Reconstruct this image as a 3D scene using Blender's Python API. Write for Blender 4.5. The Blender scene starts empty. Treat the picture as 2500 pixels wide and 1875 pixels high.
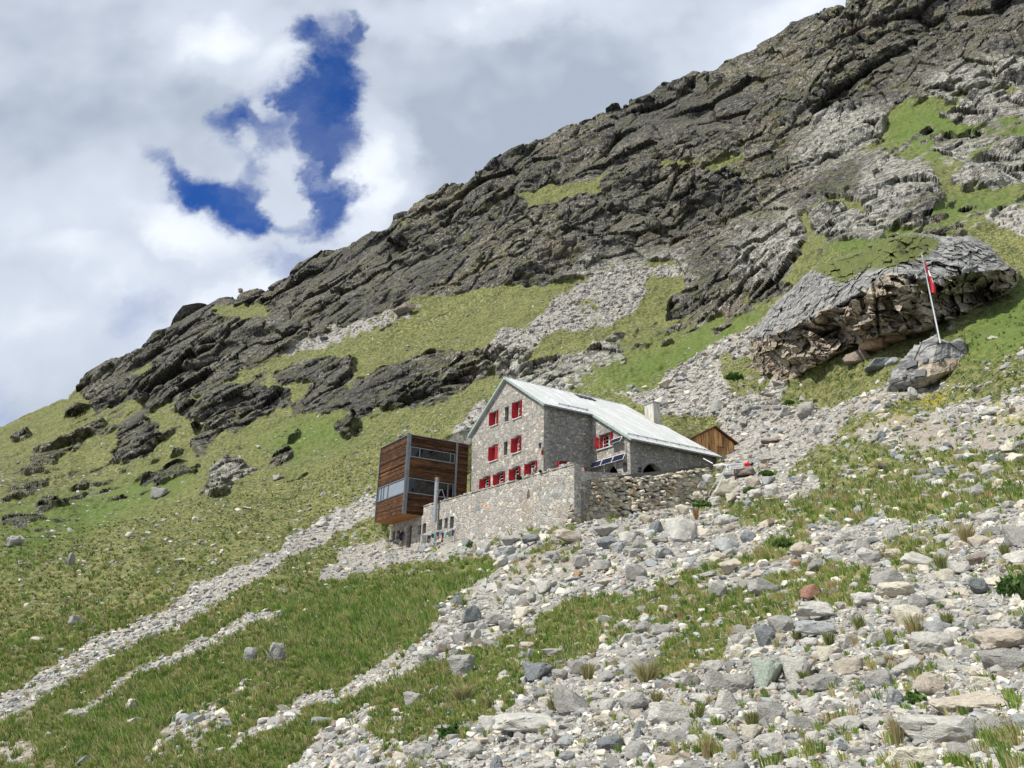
import bpy, bmesh, math, random
import numpy as np
from math import radians, sin, cos, tan, atan2, sqrt, pi
from mathutils import Vector, Matrix
random.seed(7); RNG = np.random.default_rng(11)
SC = bpy.context.scene
COL = SC.collection
# ------------------------------------------------------------------ camera geometry
FPX = 1878.; TH = radians(19.0); RHO = radians(1.5)
fw = np.array([0, cos(TH), sin(TH)]); U0 = np.array([0, -sin(TH), cos(TH)]); X0 = np.array([1., 0, 0])
rt = cos(RHO)*X0 + sin(RHO)*U0; up = cos(RHO)*U0 - sin(RHO)*X0
def ray(px, py):
    px = np.asarray(px, float); py = np.asarray(py, float)
    d = fw*FPX + rt*(px-1250)[..., None] - up*(py-937.5)[..., None]
    return d/np.linalg.norm(d, axis=-1, keepdims=True)
K = 2500/2212.
def V2(x, y): return (x*K, y*K)
def c1(x, y): return (900+x*.27125, 900+y*.27125)
def c2(x, y): return (1250+x*.27125, 900+y*.27125)
def c9(x, y): return (900+x*.158228, 1150+y*.158228)
def c10(x, y): return (1250+x*.113020, 1050+y*.113020)
def c11(x, y): return (1650+x*.113020, 1080+y*.113020)
# crops in "v" units (photograph scaled to 2212 px wide)
f3 = lambda x, y: (1548.5+.3*x, 486.6+.3*y)
f4 = lambda x, y: (.4*x, 531+.4*y)
f5 = lambda x, y: (1327+.4*x, .4*y)
f6 = lambda x, y: (796+.32*x, 1062+.32*y)
f7 = lambda x, y: (1504+.32*x, 1128+.32*y)
f8 = lambda x, y: (.32*x, 1128+.32*y)
ff = lambda x, y: (1858+.224*x, 513+.224*y)
# ------------------------------------------------------------------ numpy noise
def hsh(ix, iy, iz, s):
    h = (ix.astype(np.uint32)*np.uint32(374761393)) ^ (iy.astype(np.uint32)*np.uint32(668265263)) ^ (iz.astype(np.uint32)*np.uint32(2147483647)) ^ np.uint32((s*2654435761) & 0xffffffff)
    h = (h ^ (h >> np.uint32(13)))*np.uint32(1274126177); h = (h ^ (h >> np.uint32(16)))*np.uint32(2246822519)
    return h ^ (h >> np.uint32(13))
G12 = np.array([[1,1,0],[-1,1,0],[1,-1,0],[-1,-1,0],[1,0,1],[-1,0,1],[1,0,-1],[-1,0,-1],[0,1,1],[0,-1,1],[0,1,-1],[0,-1,-1],[1,1,0],[-1,1,0],[0,-1,1],[0,-1,-1]], np.float32)
def perlin(p, s=0):
    p = np.asarray(p, np.float32); i = np.floor(p); f = p-i; i = i.astype(np.int64)
    w = f*f*f*(f*(f*6-15)+10); out = 0
    for a in (0, 1):
        for b in (0, 1):
            for c in (0, 1):
                g = G12[hsh(i[:, 0]+a, i[:, 1]+b, i[:, 2]+c, s) & np.uint32(15)]
                d = g[:, 0]*(f[:, 0]-a)+g[:, 1]*(f[:, 1]-b)+g[:, 2]*(f[:, 2]-c)
                out = out + d*(w[:, 0] if a else 1-w[:, 0])*(w[:, 1] if b else 1-w[:, 1])*(w[:, 2] if c else 1-w[:, 2])
    return out
def vor(p, s=0):
    """nearest cell: distance, offset to its point, three random numbers, distance gap to the second"""
    p = np.asarray(p, np.float32); i = np.floor(p).astype(np.int64); n = len(p)
    F1 = np.full(n, 9e9, np.float32); F2 = F1.copy(); off = np.zeros((n, 3), np.float32); hid = np.zeros(n, np.uint32)
    for a in (-1, 0, 1):
        for b in (-1, 0, 1):
            for c in (-1, 0, 1):
                x, y, z = i[:, 0]+a, i[:, 1]+b, i[:, 2]+c
                h = hsh(x, y, z, s)
                q = np.stack([x+(h & np.uint32(1023))/1023., y+((h >> np.uint32(10)) & np.uint32(1023))/1023., z+((h >> np.uint32(20)) & np.uint32(1023))/1023.], 1).astype(np.float32)
                o = p-q; d = (o*o).sum(1); m = d < F1
                F2 = np.where(m, F1, np.minimum(F2, d)); F1 = np.where(m, d, F1); off[m] = o[m]; hid[m] = h[m]
    h2 = hsh(hid, hid, hid, 77)
    r = np.stack([(h2 & np.uint32(1023))/1023., ((h2 >> np.uint32(10)) & np.uint32(1023))/1023., ((h2 >> np.uint32(20)) & np.uint32(1023))/1023.], 1).astype(np.float32)
    return np.sqrt(F1), off, r, np.sqrt(F2)-np.sqrt(F1)
def sstep(a, b, x):
    t = np.clip((x-a)/(b-a), 0, 1); return t*t*(3-2*t)
# ------------------------------------------------------------------ mesh helpers
def mk(name, verts, faces, mat=None, parent=None, smooth=False, attrs=None, cols=None, loc=None):
    me = bpy.data.meshes.new(name)
    if isinstance(faces, np.ndarray):
        verts = np.asarray(verts, np.float32); n = faces.shape[1]; nf = len(faces)
        me.vertices.add(len(verts)); me.vertices.foreach_set('co', verts.ravel())
        me.loops.add(nf*n); me.loops.foreach_set('vertex_index', faces.astype(np.int32).ravel())
        me.polygons.add(nf); me.polygons.foreach_set('loop_start', np.arange(0, nf*n, n, dtype=np.int32))
        me.polygons.foreach_set('loop_total', np.full(nf, n, np.int32))
        me.update(calc_edges=True)
    else:
        me.from_pydata([tuple(v) for v in verts], [], faces); me.update()
    for k, a in (attrs or {}).items():
        at = me.attributes.new(k, 'FLOAT', 'POINT'); at.data.foreach_set('value', np.asarray(a, np.float32))
    for k, a in (cols or {}).items():
        at = me.attributes.new(k, 'FLOAT_COLOR', 'POINT'); c = np.ones((len(a), 4), np.float32); c[:, :3] = a
        at.data.foreach_set('color', c.ravel())
    me.polygons.foreach_set('use_smooth', np.full(len(me.polygons), smooth, bool))
    if mat: me.materials.append(mat)
    o = bpy.data.objects.new(name, me); COL.objects.link(o)
    if parent: o.parent = parent
    if loc is not None: o.location = loc
    return o
def tag(o, label=None, cat=None, group=None, kind=None):
    for k, v in (('label', label), ('category', cat), ('group', group), ('kind', kind)):
        if v: o[k] = v
    return o
def empty(name, loc=(0, 0, 0), label=None, cat=None, group=None, M=None):
    o = bpy.data.objects.new(name, None); COL.objects.link(o); o.location = loc; o.empty_display_size = .3
    if M is not None: o.matrix_world = M
    return tag(o, label, cat, group)
class MB:
    """collects boxes, prisms and tubes into one mesh"""
    def __init__(s): s.v = []; s.f = []
    def add(s, vs, fs):
        b = len(s.v); s.v += [tuple(v) for v in vs]; s.f += [tuple(i+b for i in f) for f in fs]; return s
    def box(s, x0, x1, y0, y1, z0, z1):
        return s.add([(x0,y0,z0),(x1,y0,z0),(x1,y1,z0),(x0,y1,z0),(x0,y0,z1),(x1,y0,z1),(x1,y1,z1),(x0,y1,z1)],
            [(0,3,2,1),(4,5,6,7),(0,1,5,4),(1,2,6,5),(2,3,7,6),(3,0,4,7)])
    def prism(s, poly, vec):
        n = len(poly); vec = Vector(vec)
        return s.add([Vector(p) for p in poly]+[Vector(p)+vec for p in poly], [tuple(range(n)), tuple(range(2*n-1, n-1, -1))]+[(i, i+n, (i+1) % n+n, (i+1) % n) for i in range(n)])
    def tube(s, pts, r, n=8, r2=None):
        pts = [Vector(p) for p in pts]; rings = []
        for i, p in enumerate(pts):
            d = (pts[min(i+1, len(pts)-1)]-pts[max(i-1, 0)]).normalized()
            a = d.cross(Vector((0, 0, 1))); a = d.cross(Vector((1, 0, 0))) if a.length < .1 else a; a.normalize(); b = d.cross(a)
            rr = r if r2 is None else r+(r2-r)*i/(len(pts)-1)
            rings.append([p+(a*cos(2*pi*k/n)+b*sin(2*pi*k/n))*rr for k in range(n)])
        vs = [v for q in rings for v in q]; m = len(rings)
        return s.add(vs, [(i*n+k, i*n+(k+1) % n, (i+1)*n+(k+1) % n, (i+1)*n+k) for i in range(m-1) for k in range(n)]+[tuple(range(n)), tuple((m-1)*n+k for k in range(n-1, -1, -1))])
    def build(s, name, mat, parent=None, smooth=False):
        o = mk(name, s.v, s.f, mat, parent, smooth)
        bm = bmesh.new(); bm.from_mesh(o.data); bmesh.ops.recalc_face_normals(bm, faces=bm.faces[:]); bm.to_mesh(o.data); bm.free()
        return o
def cut(o, cutter):
    """cut openings out of a wall; the cutter is removed afterwards"""
    c = cutter.build('cutter', None)
    if o.parent: c.parent = o.parent
    m = o.modifiers.new('b', 'BOOLEAN'); m.object = c; m.operation = 'DIFFERENCE'; m.solver = 'EXACT'
    bpy.context.view_layer.update()
    me = bpy.data.meshes.new_from_object(o.evaluated_get(bpy.context.evaluated_depsgraph_get()))
    o.modifiers.clear(); old = o.data; nm = old.name; o.data = me; bpy.data.meshes.remove(old); me.name = nm
    cm = c.data; bpy.data.objects.remove(c); bpy.data.meshes.remove(cm)
# ------------------------------------------------------------------ node helpers
class NT:
    def __init__(s, tree): s.t = tree; s.n = tree.nodes; s.l = tree.links
    def new(s, typ, ins=None, **kw):
        nd = s.n.new(typ)
        for k, v in kw.items(): setattr(nd, k, v)
        for k, v in (ins or {}).items():
            sk = nd.inputs[k]
            if isinstance(v, bpy.types.NodeSocket): s.l.new(v, sk)
            else: sk.default_value = v
        return nd
    def math(s, op, a, b=0., c=0., clamp=False):
        return s.new('ShaderNodeMath', {0: a, 1: b, 2: c}, operation=op, use_clamp=clamp).outputs[0]
    def vmath(s, op, a, b=(0, 0, 0)):
        return s.new('ShaderNodeVectorMath', {0: a, 1: b}, operation=op)
    def noise(s, vec, scale, detail=4., rough=.55, dist=0., out=0):
        detail = min(detail, 3.) if not out else detail
        return s.new('ShaderNodeTexNoise', {'Vector': vec, 'Scale': scale, 'Detail': detail, 'Roughness': rough, 'Distortion': dist}).outputs[out]
    def vor(s, vec, scale, feature='F1', rnd=1.):
        return s.new('ShaderNodeTexVoronoi', {'Vector': vec, 'Scale': scale, 'Randomness': rnd}, feature=feature)
    def mix(s, fac, a, b, blend='MIX'):
        nd = s.new('ShaderNodeMix', data_type='RGBA', blend_type=blend)
        for i, v in ((0, fac), (6, a), (7, b)):
            if isinstance(v, bpy.types.NodeSocket): s.l.new(v, nd.inputs[i])
            else: nd.inputs[i].default_value = v if i == 0 else (tuple(v)+(1,) if len(v) == 3 else v)
        return nd.outputs[2]
    def ramp(s, fac, stops, interp='LINEAR'):
        nd = s.new('ShaderNodeValToRGB', {0: fac}); cr = nd.color_ramp; cr.interpolation = interp
        while len(cr.elements) < len(stops): cr.elements.new(.5)
        for e, (p, c) in zip(cr.elements, stops): e.position = p; e.color = tuple(c)+(1,) if len(c) == 3 else c
        return nd.outputs[0]
    def rng(s, v, a, b, c=0., d=1.):
        return s.new('ShaderNodeMapRange', {0: v, 1: a, 2: b, 3: c, 4: d}, interpolation_type='SMOOTHSTEP').outputs[0]
    def attr(s, name): return s.new('ShaderNodeAttribute', attribute_name=name)
    def coord(s, scale=(1, 1, 1), rot=(0, 0, 0), world=False):
        src = s.new('ShaderNodeNewGeometry').outputs['Position'] if world else s.new('ShaderNodeTexCoord').outputs['Object']
        return s.new('ShaderNodeMapping', {0: src, 2: rot, 3: scale}).outputs[0]
    def bump(s, h, strength, dist, nrm=None):
        i = {'Height': h, 'Strength': strength, 'Distance': dist}
        if nrm is not None: i['Normal'] = nrm
        return s.new('ShaderNodeBump', i).outputs[0]
def mat(name, col=(.5, .5, .5), rough=.8, metal=0., fn=None, spec=.3):
    m = bpy.data.materials.new(name); m.use_nodes = True; nt = NT(m.node_tree); b = nt.n['Principled BSDF']
    b.inputs['Roughness'].default_value = rough; b.inputs['Metallic'].default_value = metal; b.inputs['Specular IOR Level'].default_value = spec
    b.inputs['Base Color'].default_value = tuple(col)+(1,)
    if fn:
        c, n = fn(nt)
        if c is not None: nt.l.new(c, b.inputs['Base Color'])
        if n is not None: nt.l.new(n, b.inputs['Normal'])
    else:
        # slight unevenness so that no plain surface is perfectly flat in tone
        n = nt.noise(nt.coord(), 3., 5., .6)
        nt.l.new(nt.mix(nt.rng(n, .3, .7), tuple(x*.82 for x in col), tuple(min(1, x*1.1) for x in col)), b.inputs['Base Color'])
    return m
# ------------------------------------------------------------------ land: shape
SKY = np.array([(-620,1150),(-300,1010),(-200,980),(0,922),(60,893),(130,865),(148,862),(172,824),(185,805),(230,780),(290,770),(300,765),(330,735),(360,700),(395,660),(420,655),(470,645),(525,624),(560,618),(610,610),(650,575),(700,545),(745,530),(800,500),(835,490),(850,465),(900,440),(960,408),(1010,395),(1060,360),(1100,335),(1130,320),(1160,298),(1250,262),(1327,224),(1388,212),(1440,188),(1470,177),(1499,160),(1520,163),(1551,150),(1583,131),(1667,76),(1707,44),(1767,16),(1827,0),(1900,-30),(2000,-70),(2212,-150),(2600,-290),(2850,-340)], float)*K
def sky_y(x): return np.interp(x, SKY[:, 0], SKY[:, 1])
CP = """0,1659,34 300,1659,26 600,1659,18.5 900,1659,12.5 1200,1659,9.5 1500,1659,8 1850,1659,7 2212,1659,6.3
0,1500,48 300,1500,38 600,1500,28 900,1500,19 1200,1500,14 1500,1500,11.5 1850,1500,9.5 2212,1500,8.5
0,1350,66 300,1350,56 600,1350,43 900,1350,30 1200,1350,23 1500,1350,18.5 1850,1350,14.5 2212,1350,12.5
0,1200,100 300,1200,86 550,1220,72 720,1230,67 770,1170,86 845,1171,79.6 870,1185,77 930,1172,72 988,1164,67.4 850,1290,49 1000,1230,52 1100,1155,60.3 1223,1133,53.4 1226,1200,42 1400,1200,37 1500,1180,38 1514,1080,63 1350,1118,56 1700,1200,29 1950,1200,23 2212,1200,19
1400,1110,58 1450,1140,47 1700,1080,44 1950,1080,35 2212,1080,28 1600,1020,62 1588,1000,70 1640,970,82 1750,960,72 1850,960,58 2000,960,49 2212,960,40
1900,880,66 2010,860,69.5 2212,860,52 2212,760,66 2050,745,80 1850,840,84 1700,840,105 1620,880,98 1500,860,118 1500,800,140 1640,760,128
1950,700,97 1780,770,96 2130,640,104 2212,600,112 2212,500,135 2000,480,150 1800,520,150 1640,650,160 1500,680,185 1450,590,230 1700,440,240 1900,300,280
2212,300,240 2212,100,330 1900,100,370 1850,0,430 2212,-130,440 1500,300,350 1480,180,440 1250,400,340 1150,310,440 1200,600,235 1000,620,280
850,680,275 850,480,430 650,720,330 600,620,450 300,800,430 300,900,330 150,860,470 0,930,470 0,1050,250 150,1050,240 300,1000,240 500,950,210 700,930,185 700,800,250
500,800,310 900,850,175 1000,820,175 1100,760,180 1300,760,165 1300,830,135 1000,930,122 800,1060,115 800,1120,100 600,1100,128 300,1100,165 0,1120,160
1000,1110,84 1000,1050,104 1150,1095,66 1150,1040,98 1240,1070,63 1240,1000,98 1346,1040,63 1400,985,84 1450,1000,76 1530,1010,70 1540,970,95 900,1100,92 900,1050,108
-450,1659,46 -450,1350,90 -450,1200,140 -450,1090,470 2650,1659,5.5 2650,1350,10 2650,1080,22 2650,800,50 2650,400,160 2650,-250,450"""
CP = np.array([[float(q) for q in t.split(',')] for t in CP.split()])
def tps_fit(P, f, lam=2e-4):
    A = P/1000.; n = len(A); r2 = ((A[:, None]-A[None])**2).sum(-1); Km = .5*r2*np.log(r2+1e-12)+lam*np.eye(n)
    Q = np.c_[np.ones(n), A]; M = np.block([[Km, Q], [Q.T, np.zeros((3, 3))]])
    w = np.linalg.solve(M, np.r_[f, np.zeros(3)])
    def ev(X):
        X = np.asarray(X)/1000.; out = w[n]+X@w[n+1:]
        for i in range(n):
            d = ((X-A[i])**2).sum(-1); out = out+w[i]*.5*d*np.log(d+1e-12)
        return out
    return ev
logD = tps_fit(CP[:, :2], np.log(CP[:, 2]))
# masks drawn as outlines in v units, rasterised on a 2-unit grid
MX0, MY0, MST = -300, -350, 2.; MW, MH = 1500, 1060
def raster(poly):
    P = np.array(poly, float); P = (P-[MX0, MY0])/MST; out = np.zeros((MH, MW), bool)
    x0, y0 = np.maximum(np.floor(P.min(0)).astype(int), 0); x1, y1 = np.minimum(np.ceil(P.max(0)).astype(int)+1, [MW, MH])
    if x1 <= x0 or y1 <= y0: return out
    X, Y = np.meshgrid(np.arange(x0, x1)+.5, np.arange(y0, y1)+.5); ins = np.zeros(X.shape, bool)
    for (ax, ay), (bx, by) in zip(P, np.roll(P, -1, 0)):
        if ay == by: continue
        ins ^= ((ay > Y) != (by > Y)) & (X < (bx-ax)*(Y-ay)/(by-ay)+ax)
    out[y0:y1, x0:x1] = ins; return out
def blur(a, r, n=3):
    a = a.astype(np.float32)
    for _ in range(n):
        for ax in (0, 1):
            p = np.pad(a, [(r+1, r) if i == ax else (0, 0) for i in (0, 1)], mode='edge'); c = np.cumsum(p, ax, dtype=np.float64)
            a = ((np.take(c, range(2*r+1, c.shape[ax]), ax)-np.take(c, range(0, c.shape[ax]-2*r-1), ax))/(2*r+1)).astype(np.float32)
    return a
def msample(a, x, y):
    """x, y in v units"""
    gx = np.clip((x-MX0)/MST-.5, 0, MW-1.01); gy = np.clip((y-MY0)/MST-.5, 0, MH-1.01); ix = gx.astype(int); iy = gy.astype(int); fx = gx-ix; fy = gy-iy
    return (a[iy, ix]*(1-fx)+a[iy, ix+1]*fx)*(1-fy)+(a[iy+1, ix]*(1-fx)+a[iy+1, ix+1]*fx)*fy
def pp(f, s): return [f(*map(float, t.split(','))) for t in s.split()]
vv = lambda x, y: (x, y)
sky_rev = [(x/K, y/K-40) for x, y in SKY if 150*K <= x]
ROCK = [  # (outline, weight)
 (pp(vv, '155,830 200,885 290,862 330,885 420,862 520,812 560,780 600,765 680,722 760,702 850,672 900,648 970,632 1100,617 1180,607 1280,592 1350,577 1450,567 1480,600 1440,650 1440,692 1520,667 1590,652 1640,622 1700,592 1735,542 1740,450 1790,430 1860,440 1890,480 1960,498 2010,480 2045,430 2040,390 1990,352 1910,332 1850,322 1900,290 1925,232 1960,228 2080,200 2212,185 2900,150')+sky_rev[::-1], 1.),
 (pp(vv, '1745,470 1800,443 1880,470 1925,500 1900,520 1830,522 1750,512'), 1.),
 (pp(f5, '1690,720 1780,690 2100,720 2212,760 2500,800 2500,990 2212,1000 2100,1015 1980,1060 1880,1050 1830,980 1900,900 1750,800'), .9),
 (pp(f5, '1650,560 1760,540 2000,500 2500,500 2500,640 2050,640 1960,665 1760,640'), 1.),
 (pp(f4, '980,900 1050,850 1180,760 1390,735 1530,780 1540,850 1460,900 1380,950 1290,1000 1180,990 1120,950 1030,975 990,940'), 1.),
 (pp(f4, '1460,680 1560,640 1800,610 1930,640 1900,720 1800,760 1560,750 1470,740'), .9),
 (pp(f4, '1540,860 1700,780 1900,740 2060,640 2212,600 2600,560 2900,560 2700,700 2450,790 2300,860 2212,900 2100,880 1960,920 1880,1040 1790,980 1900,900 1700,900 1590,930'), .92),
 (pp(f4, '610,1160 640,1000 740,930 820,940 890,1010 1000,1000 900,1060 800,1130 720,1160 640,1170'), 1.),
 (pp(f4, '1040,1110 1060,1030 1150,970 1220,960 1180,1080 1080,1130'), .8),
 (pp(f4, '1115,1340 1140,1220 1240,1140 1340,1130 1350,1200 1420,1210 1300,1290 1150,1340'), .8),
 (pp(f4, '1460,1160 1520,1090 1600,1020 1650,1030 1600,1100 1540,1190 1480,1200'), .8),
 (pp(f4, '80,1220 180,1130 290,1080 370,1050 370,1000 480,940 590,950 560,1010 480,1060 390,1100 300,1160 110,1250'), .9),
 (pp(f4, '30,1050 100,1020 190,1040 150,1070 50,1070'), .9), (pp(f4, '0,1400 40,1330 150,1290 300,1250 250,1290 180,1350 50,1370'), .8),
 (pp(f4, '740,1290 850,1250 930,1220 1000,1180 1080,1160 1040,1210 900,1270 830,1310 760,1320'), .75), (pp(f4, '180,1440 330,1400 310,1450 220,1500 160,1480'), .7),
 (pp(f4, '0,1470 80,1440 200,1400 340,1340 350,1400 280,1460 120,1520 0,1520'), .6),
 (pp(vv, '1090,800 1180,770 1290,750 1340,745 1350,790 1290,800 1200,840 1110,850'), .8),
 (pp(f3, '210,510 350,430 500,400 560,430 420,520 330,570 270,570'), 1.), (pp(f3, '0,550 60,560 230,540 270,600 200,650 80,660 -100,720 -400,760 -420,740 -200,660'), .8),
]
MIXR = [ (pp(f4, '390,810 420,870 600,830 760,800 1100,740 1250,690 1450,640 1480,760 1200,760 1060,840 980,900 880,950 740,930 640,990 600,1100 560,1010 590,950 480,930 380,990 300,1000'), .46),
 (pp(f4, '0,1250 250,1180 600,1150 1000,1100 1100,1200 900,1350 500,1480 300,1560 0,1600'), .30),
 (pp(vv, '1350,700 1440,640 1540,660 1640,700 1500,745 1300,790 1230,770'), .3),
 (pp(vv, '1740,440 1900,300 2212,180 2500,200 2500,480 2000,540 1740,560'), .31)]
GRASSY = [pp(f5, '1480,580 1700,520 1900,560 1760,600 1760,645 1960,665 2212,655 2500,680 2212,750 2100,720 1780,690 1690,720 1650,760 1560,790 1440,780 1430,740 1560,700 1690,650'),
 pp(f5, '1020,1130 1060,1260 1300,1290 1450,1260 1560,1240 1640,1230 1720,1110 1860,1050 2212,1000 2212,1070 1800,1240 1300,1380 1000,1420'),
 pp(f5, '480,880 720,830 700,880 560,920 480,910'), pp(f5, '620,790 720,780 700,800 640,820'), pp(f5, '270,880 350,860 340,900 270,915'),
 pp(vv, '1090,420 1200,400 1330,380 1290,420 1150,445'), pp(vv, '1430,345 1520,340 1500,355 1430,360'), pp(f4,'1100,330 1400,300 1450,370 1200,400'),
 pp(f4,'700,690 820,650 850,680 760,730 700,720')]
SCREE = [
 (pp(vv, '800,1070 830,1090 815,1112')+pp(f8, '2212,120 2000,240 1700,390 1500,540 1270,640 1050,780 850,880 700,980 500,1110 300,1210 150,1330 0,1390 -300,1500 -300,1300 0,1160 50,1130 200,1060 450,930 700,770 900,680 1200,500 1500,330 1900,150 2130,0 2400,-130')+pp(vv,'790,1060'), 1.),
 (pp(f8, '1930,580 1700,600 1500,710 1250,860 1100,940 900,1040 800,1120 650,1190 400,1320 370,1360 640,1240 850,1120 1000,1040 1150,980 1350,890 1550,770 1780,670 1900,650'), .9),
 (pp(f8, '1870,460 2000,380 2212,270 2500,120 2500,200 2212,330 2050,430 1900,560'), .55),
 (pp(f8, '1900,990 1800,1010 1550,1140 1350,1250 1150,1400 950,1600 1100,1650 1350,1560 1420,1430 1600,1350 1500,1290 1750,1150 1850,1080'), .56),
 (pp(f8, '0,1450 150,1490 330,1480 560,1480 500,1660 0,1660'), .35),
 (pp(vv, '400,1662 512,1602 592,1544 708,1483 796,1440 918,1369 946,1318 975,1296 1026,1254 1080,1232 1075,1212 990,1206 900,1206 820,1224 760,1238 690,1262 680,1240 760,1190 835,1172 900,1186 1000,1168 1100,1158 1230,1136 1320,1116 1515,1080 1538,1048 1553,1005 1553,965 1560,900 1450,900 1360,860 1380,840 1440,830 1500,760 1600,722 1640,705 1700,850 1790,870 1900,850 1920,820 2080,830 2212,760 2700,700 2700,1300 2700,1720 560,1720 700,1590 800,1530 880,1505 930,1475 1040,1440 1200,1400 1300,1340 1430,1300 1300,1280'), 1.),
 (pp(vv, '900,1720 930,1640 1050,1560 1250,1520 1500,1450 1700,1350 1850,1230 2000,1160 2700,1050 2700,1720'), 1.),
 (pp(f6, '980,1460 1050,1400 1150,1260 1350,1160 1500,1100 1700,1000 1900,880 2000,900 1900,1100 1700,1290 1560,1420 1300,1500 1000,1500'), 1.),
 (pp(vv, '960,940 1050,865 1075,880 1025,950 1000,990 965,960'), .95), (pp(vv, '930,658 880,690 800,720 700,745 620,765 520,790 620,740 720,705 850,665'), .8),
 (pp(vv, '1470,575 1490,600 1430,640 1330,690 1270,740 1230,842 1180,850 1240,770 1290,715 1200,715 1130,762 1050,790 940,830 1000,770 1130,700 1200,640 1290,580'), .85),
 (pp(f5, '1830,1200 2000,1120 2212,1090 2500,1060 2500,1290 2212,1270 2000,1200 1900,1210'), .8),
 (pp(vv, '1560,900 1360,860 1280,840 1200,845 1240,830 1380,835'), .8),
]
G_IN = [(p, w) for p, w in [  # grass lying over the scree (weight = how completely)
 (pp(f6, '1280,840 1500,740 1700,665 1950,620 2100,560 2300,520 2300,880 2100,850 1900,900 1700,990 1500,1090 1350,1170 1150,1240 1050,1380 900,1500 700,1560 450,1720 0,1720 0,1430 250,1400 400,1290 700,1170 760,1080 1050,1060 1100,930'), .8),
 (pp(f7, '0,560 230,440 480,400 720,290 1000,300 1180,330 1150,470 1000,560 850,520 720,480 640,620 350,700 200,850 150,980 0,990 -400,1100 -500,1250 -300,900'), .85),
 (pp(f7, '1250,180 1500,50 1820,0 1750,150 1700,200 1600,300 1350,330'), .7), (pp(f7, '400,160 560,80 720,80 650,150 500,260 250,330 0,420 0,300 230,270'), .75),
 (pp(f7, '1300,330 1450,230 1500,300 1400,330'), .6), (pp(f7, '1450,1000 1520,1000 1500,1200 1440,1180'), .6), (pp(f7, '1740,1500 2060,1400 2212,1420 2300,1500 1900,1560'), .7), (pp(f7,'2080,320 2300,300 2300,480 2100,460'),.8),
 (pp(f7, '0,1480 160,1430 170,1600 0,1660'), .6), (pp(f7,'1060,780 1300,760 1320,830 1180,870'),.5),
 (pp(vv, '1510,1080 1570,1075 1640,1080 1760,1095 1750,1130 1640,1130 1540,1110'), .95), (pp(vv, '1660,1100 1800,1040 2000,1000 2212,960 2400,950 2400,1080 2000,1130 1850,1130 1700,1160'), .74),
 (pp(vv, '1740,975 1850,960 2000,1000 1980,1050 1800,1050 1700,1030'), .85), (pp(vv, '1690,870 1740,850 1860,830 1850,870 1760,880'), .95), (pp(f3, '80,960 250,980 330,1090 400,1130 300,1200 120,1190 70,1080'), 1.),
 (pp(f3, '440,1180 640,1060 800,990 1040,900 1200,830 1400,790 1600,740 1900,620 2200,500 2300,800 1900,880 1820,820 1620,760 1420,850 1300,950 1240,900 1050,930 900,1030 1040,1080 880,1250 760,1260 600,1300 480,1270'), 1.),
 (pp(f3, '1300,1300 1500,1230 1700,1100 2000,960 2300,920 2500,1000 2300,1200 1800,1250 1400,1400 1100,1500 800,1560 900,1400'), .8),
 (pp(f3, '700,1560 900,1480 1300,1400 1500,1440 2300,1400 2300,1700 1400,1700 700,1700'), .64),
 (pp(vv, '1000,1170 1100,1165 1180,1160 1230,1150 1200,1165 1080,1180 1010,1185'), .5), (pp(f6, '1000,400 1300,340 1500,420 1500,500 1200,560 1000,640 850,740 800,720 950,600 1000,500'), .45),
 (pp(f6, '1260,230 1380,215 1450,240 1300,250'), 1.),
 (pp(vv, '1400,590 1480,600 1440,700 1300,760 1240,790 1290,730 1370,670'), 1.), (pp(vv,'1230,850 1300,790 1480,715 1650,690 1600,725 1480,760 1430,825 1370,850'),1.),
]]
DIRT = [pp(f3, '900,1480 1300,1400 1700,1360 2212,1300 2212,1560 1800,1640 1200,1620'), pp(f7, '900,900 1400,820 1480,900 1300,1100 1100,1150 950,1050'), pp(f7, '1100,1400 1350,1350 1420,1480 1250,1560 1050,1500'),
 pp(f8, '0,1500 250,1500 400,1600 200,1660 0,1660'), pp(f6, '1050,460 1400,380 1500,500 1250,640 950,760 850,720')]
def stack(lst, r):
    a = np.zeros((MH, MW), np.float32)
    for p, w in lst: a = np.maximum(a, raster(p)*w)
    return blur(a, r, 2) if r else a
mRock0 = stack(ROCK, 0); mMix = stack(MIXR, 6); gr = np.zeros((MH, MW), bool)
for p in GRASSY: gr |= raster(p)
mRock0[gr] *= .12
mRock = blur(mRock0, 2, 2); mBulge = blur(mRock0, 5, 2)
mScree = stack(SCREE, 2); mWide = stack(SCREE, 9); mG = stack(G_IN, 3)
gr = np.zeros((MH, MW), bool)
for p in DIRT: gr |= raster(p)
mDirt = blur(gr, 6, 2)
# outcrop footprint is kept clear of the land's own rock
NR = 860
xs = np.concatenate([np.arange(-700, 0, 14.), np.arange(0, 2500, 2.25), np.arange(2502, 3200, 14.)])
kk = np.linspace(0, 1, NR); Y0 = 2010.
Xg, Kg = np.meshgrid(xs, kk); SYg = sky_y(Xg); Yg = Y0+(SYg-Y0)*Kg
Dg = np.exp(logD(np.stack([Xg/K, Yg/K], -1).reshape(-1, 2)).reshape(Xg.shape))
HP = pp(vv, '826,1128 835,1150 850,1173 872,1186 930,1174 988,1165 1100,1150 1223,1135 1315,1117 1400,1104 1514,1081 1533,1045 1545,1012 1547,998 1545,965 1430,900 1100,830 1020,935 880,940 830,965')
mHP = blur(raster(HP), 1, 2)
Dg = Dg*(1+.13*msample(mHP, Xg/K, Yg/K)*sstep(960, 1040, Yg/K))
Dg = np.maximum.accumulate(Dg*(1+1e-5*np.arange(NR))[:, None], 0)
vx, vy = Xg.ravel()/K, Yg.ravel()/K
Dg = np.clip(Dg, 3, 520)
base = (ray(Xg, Yg)*Dg[..., None])
P = base.reshape(-1, 3); D = Dg.ravel()
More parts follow.
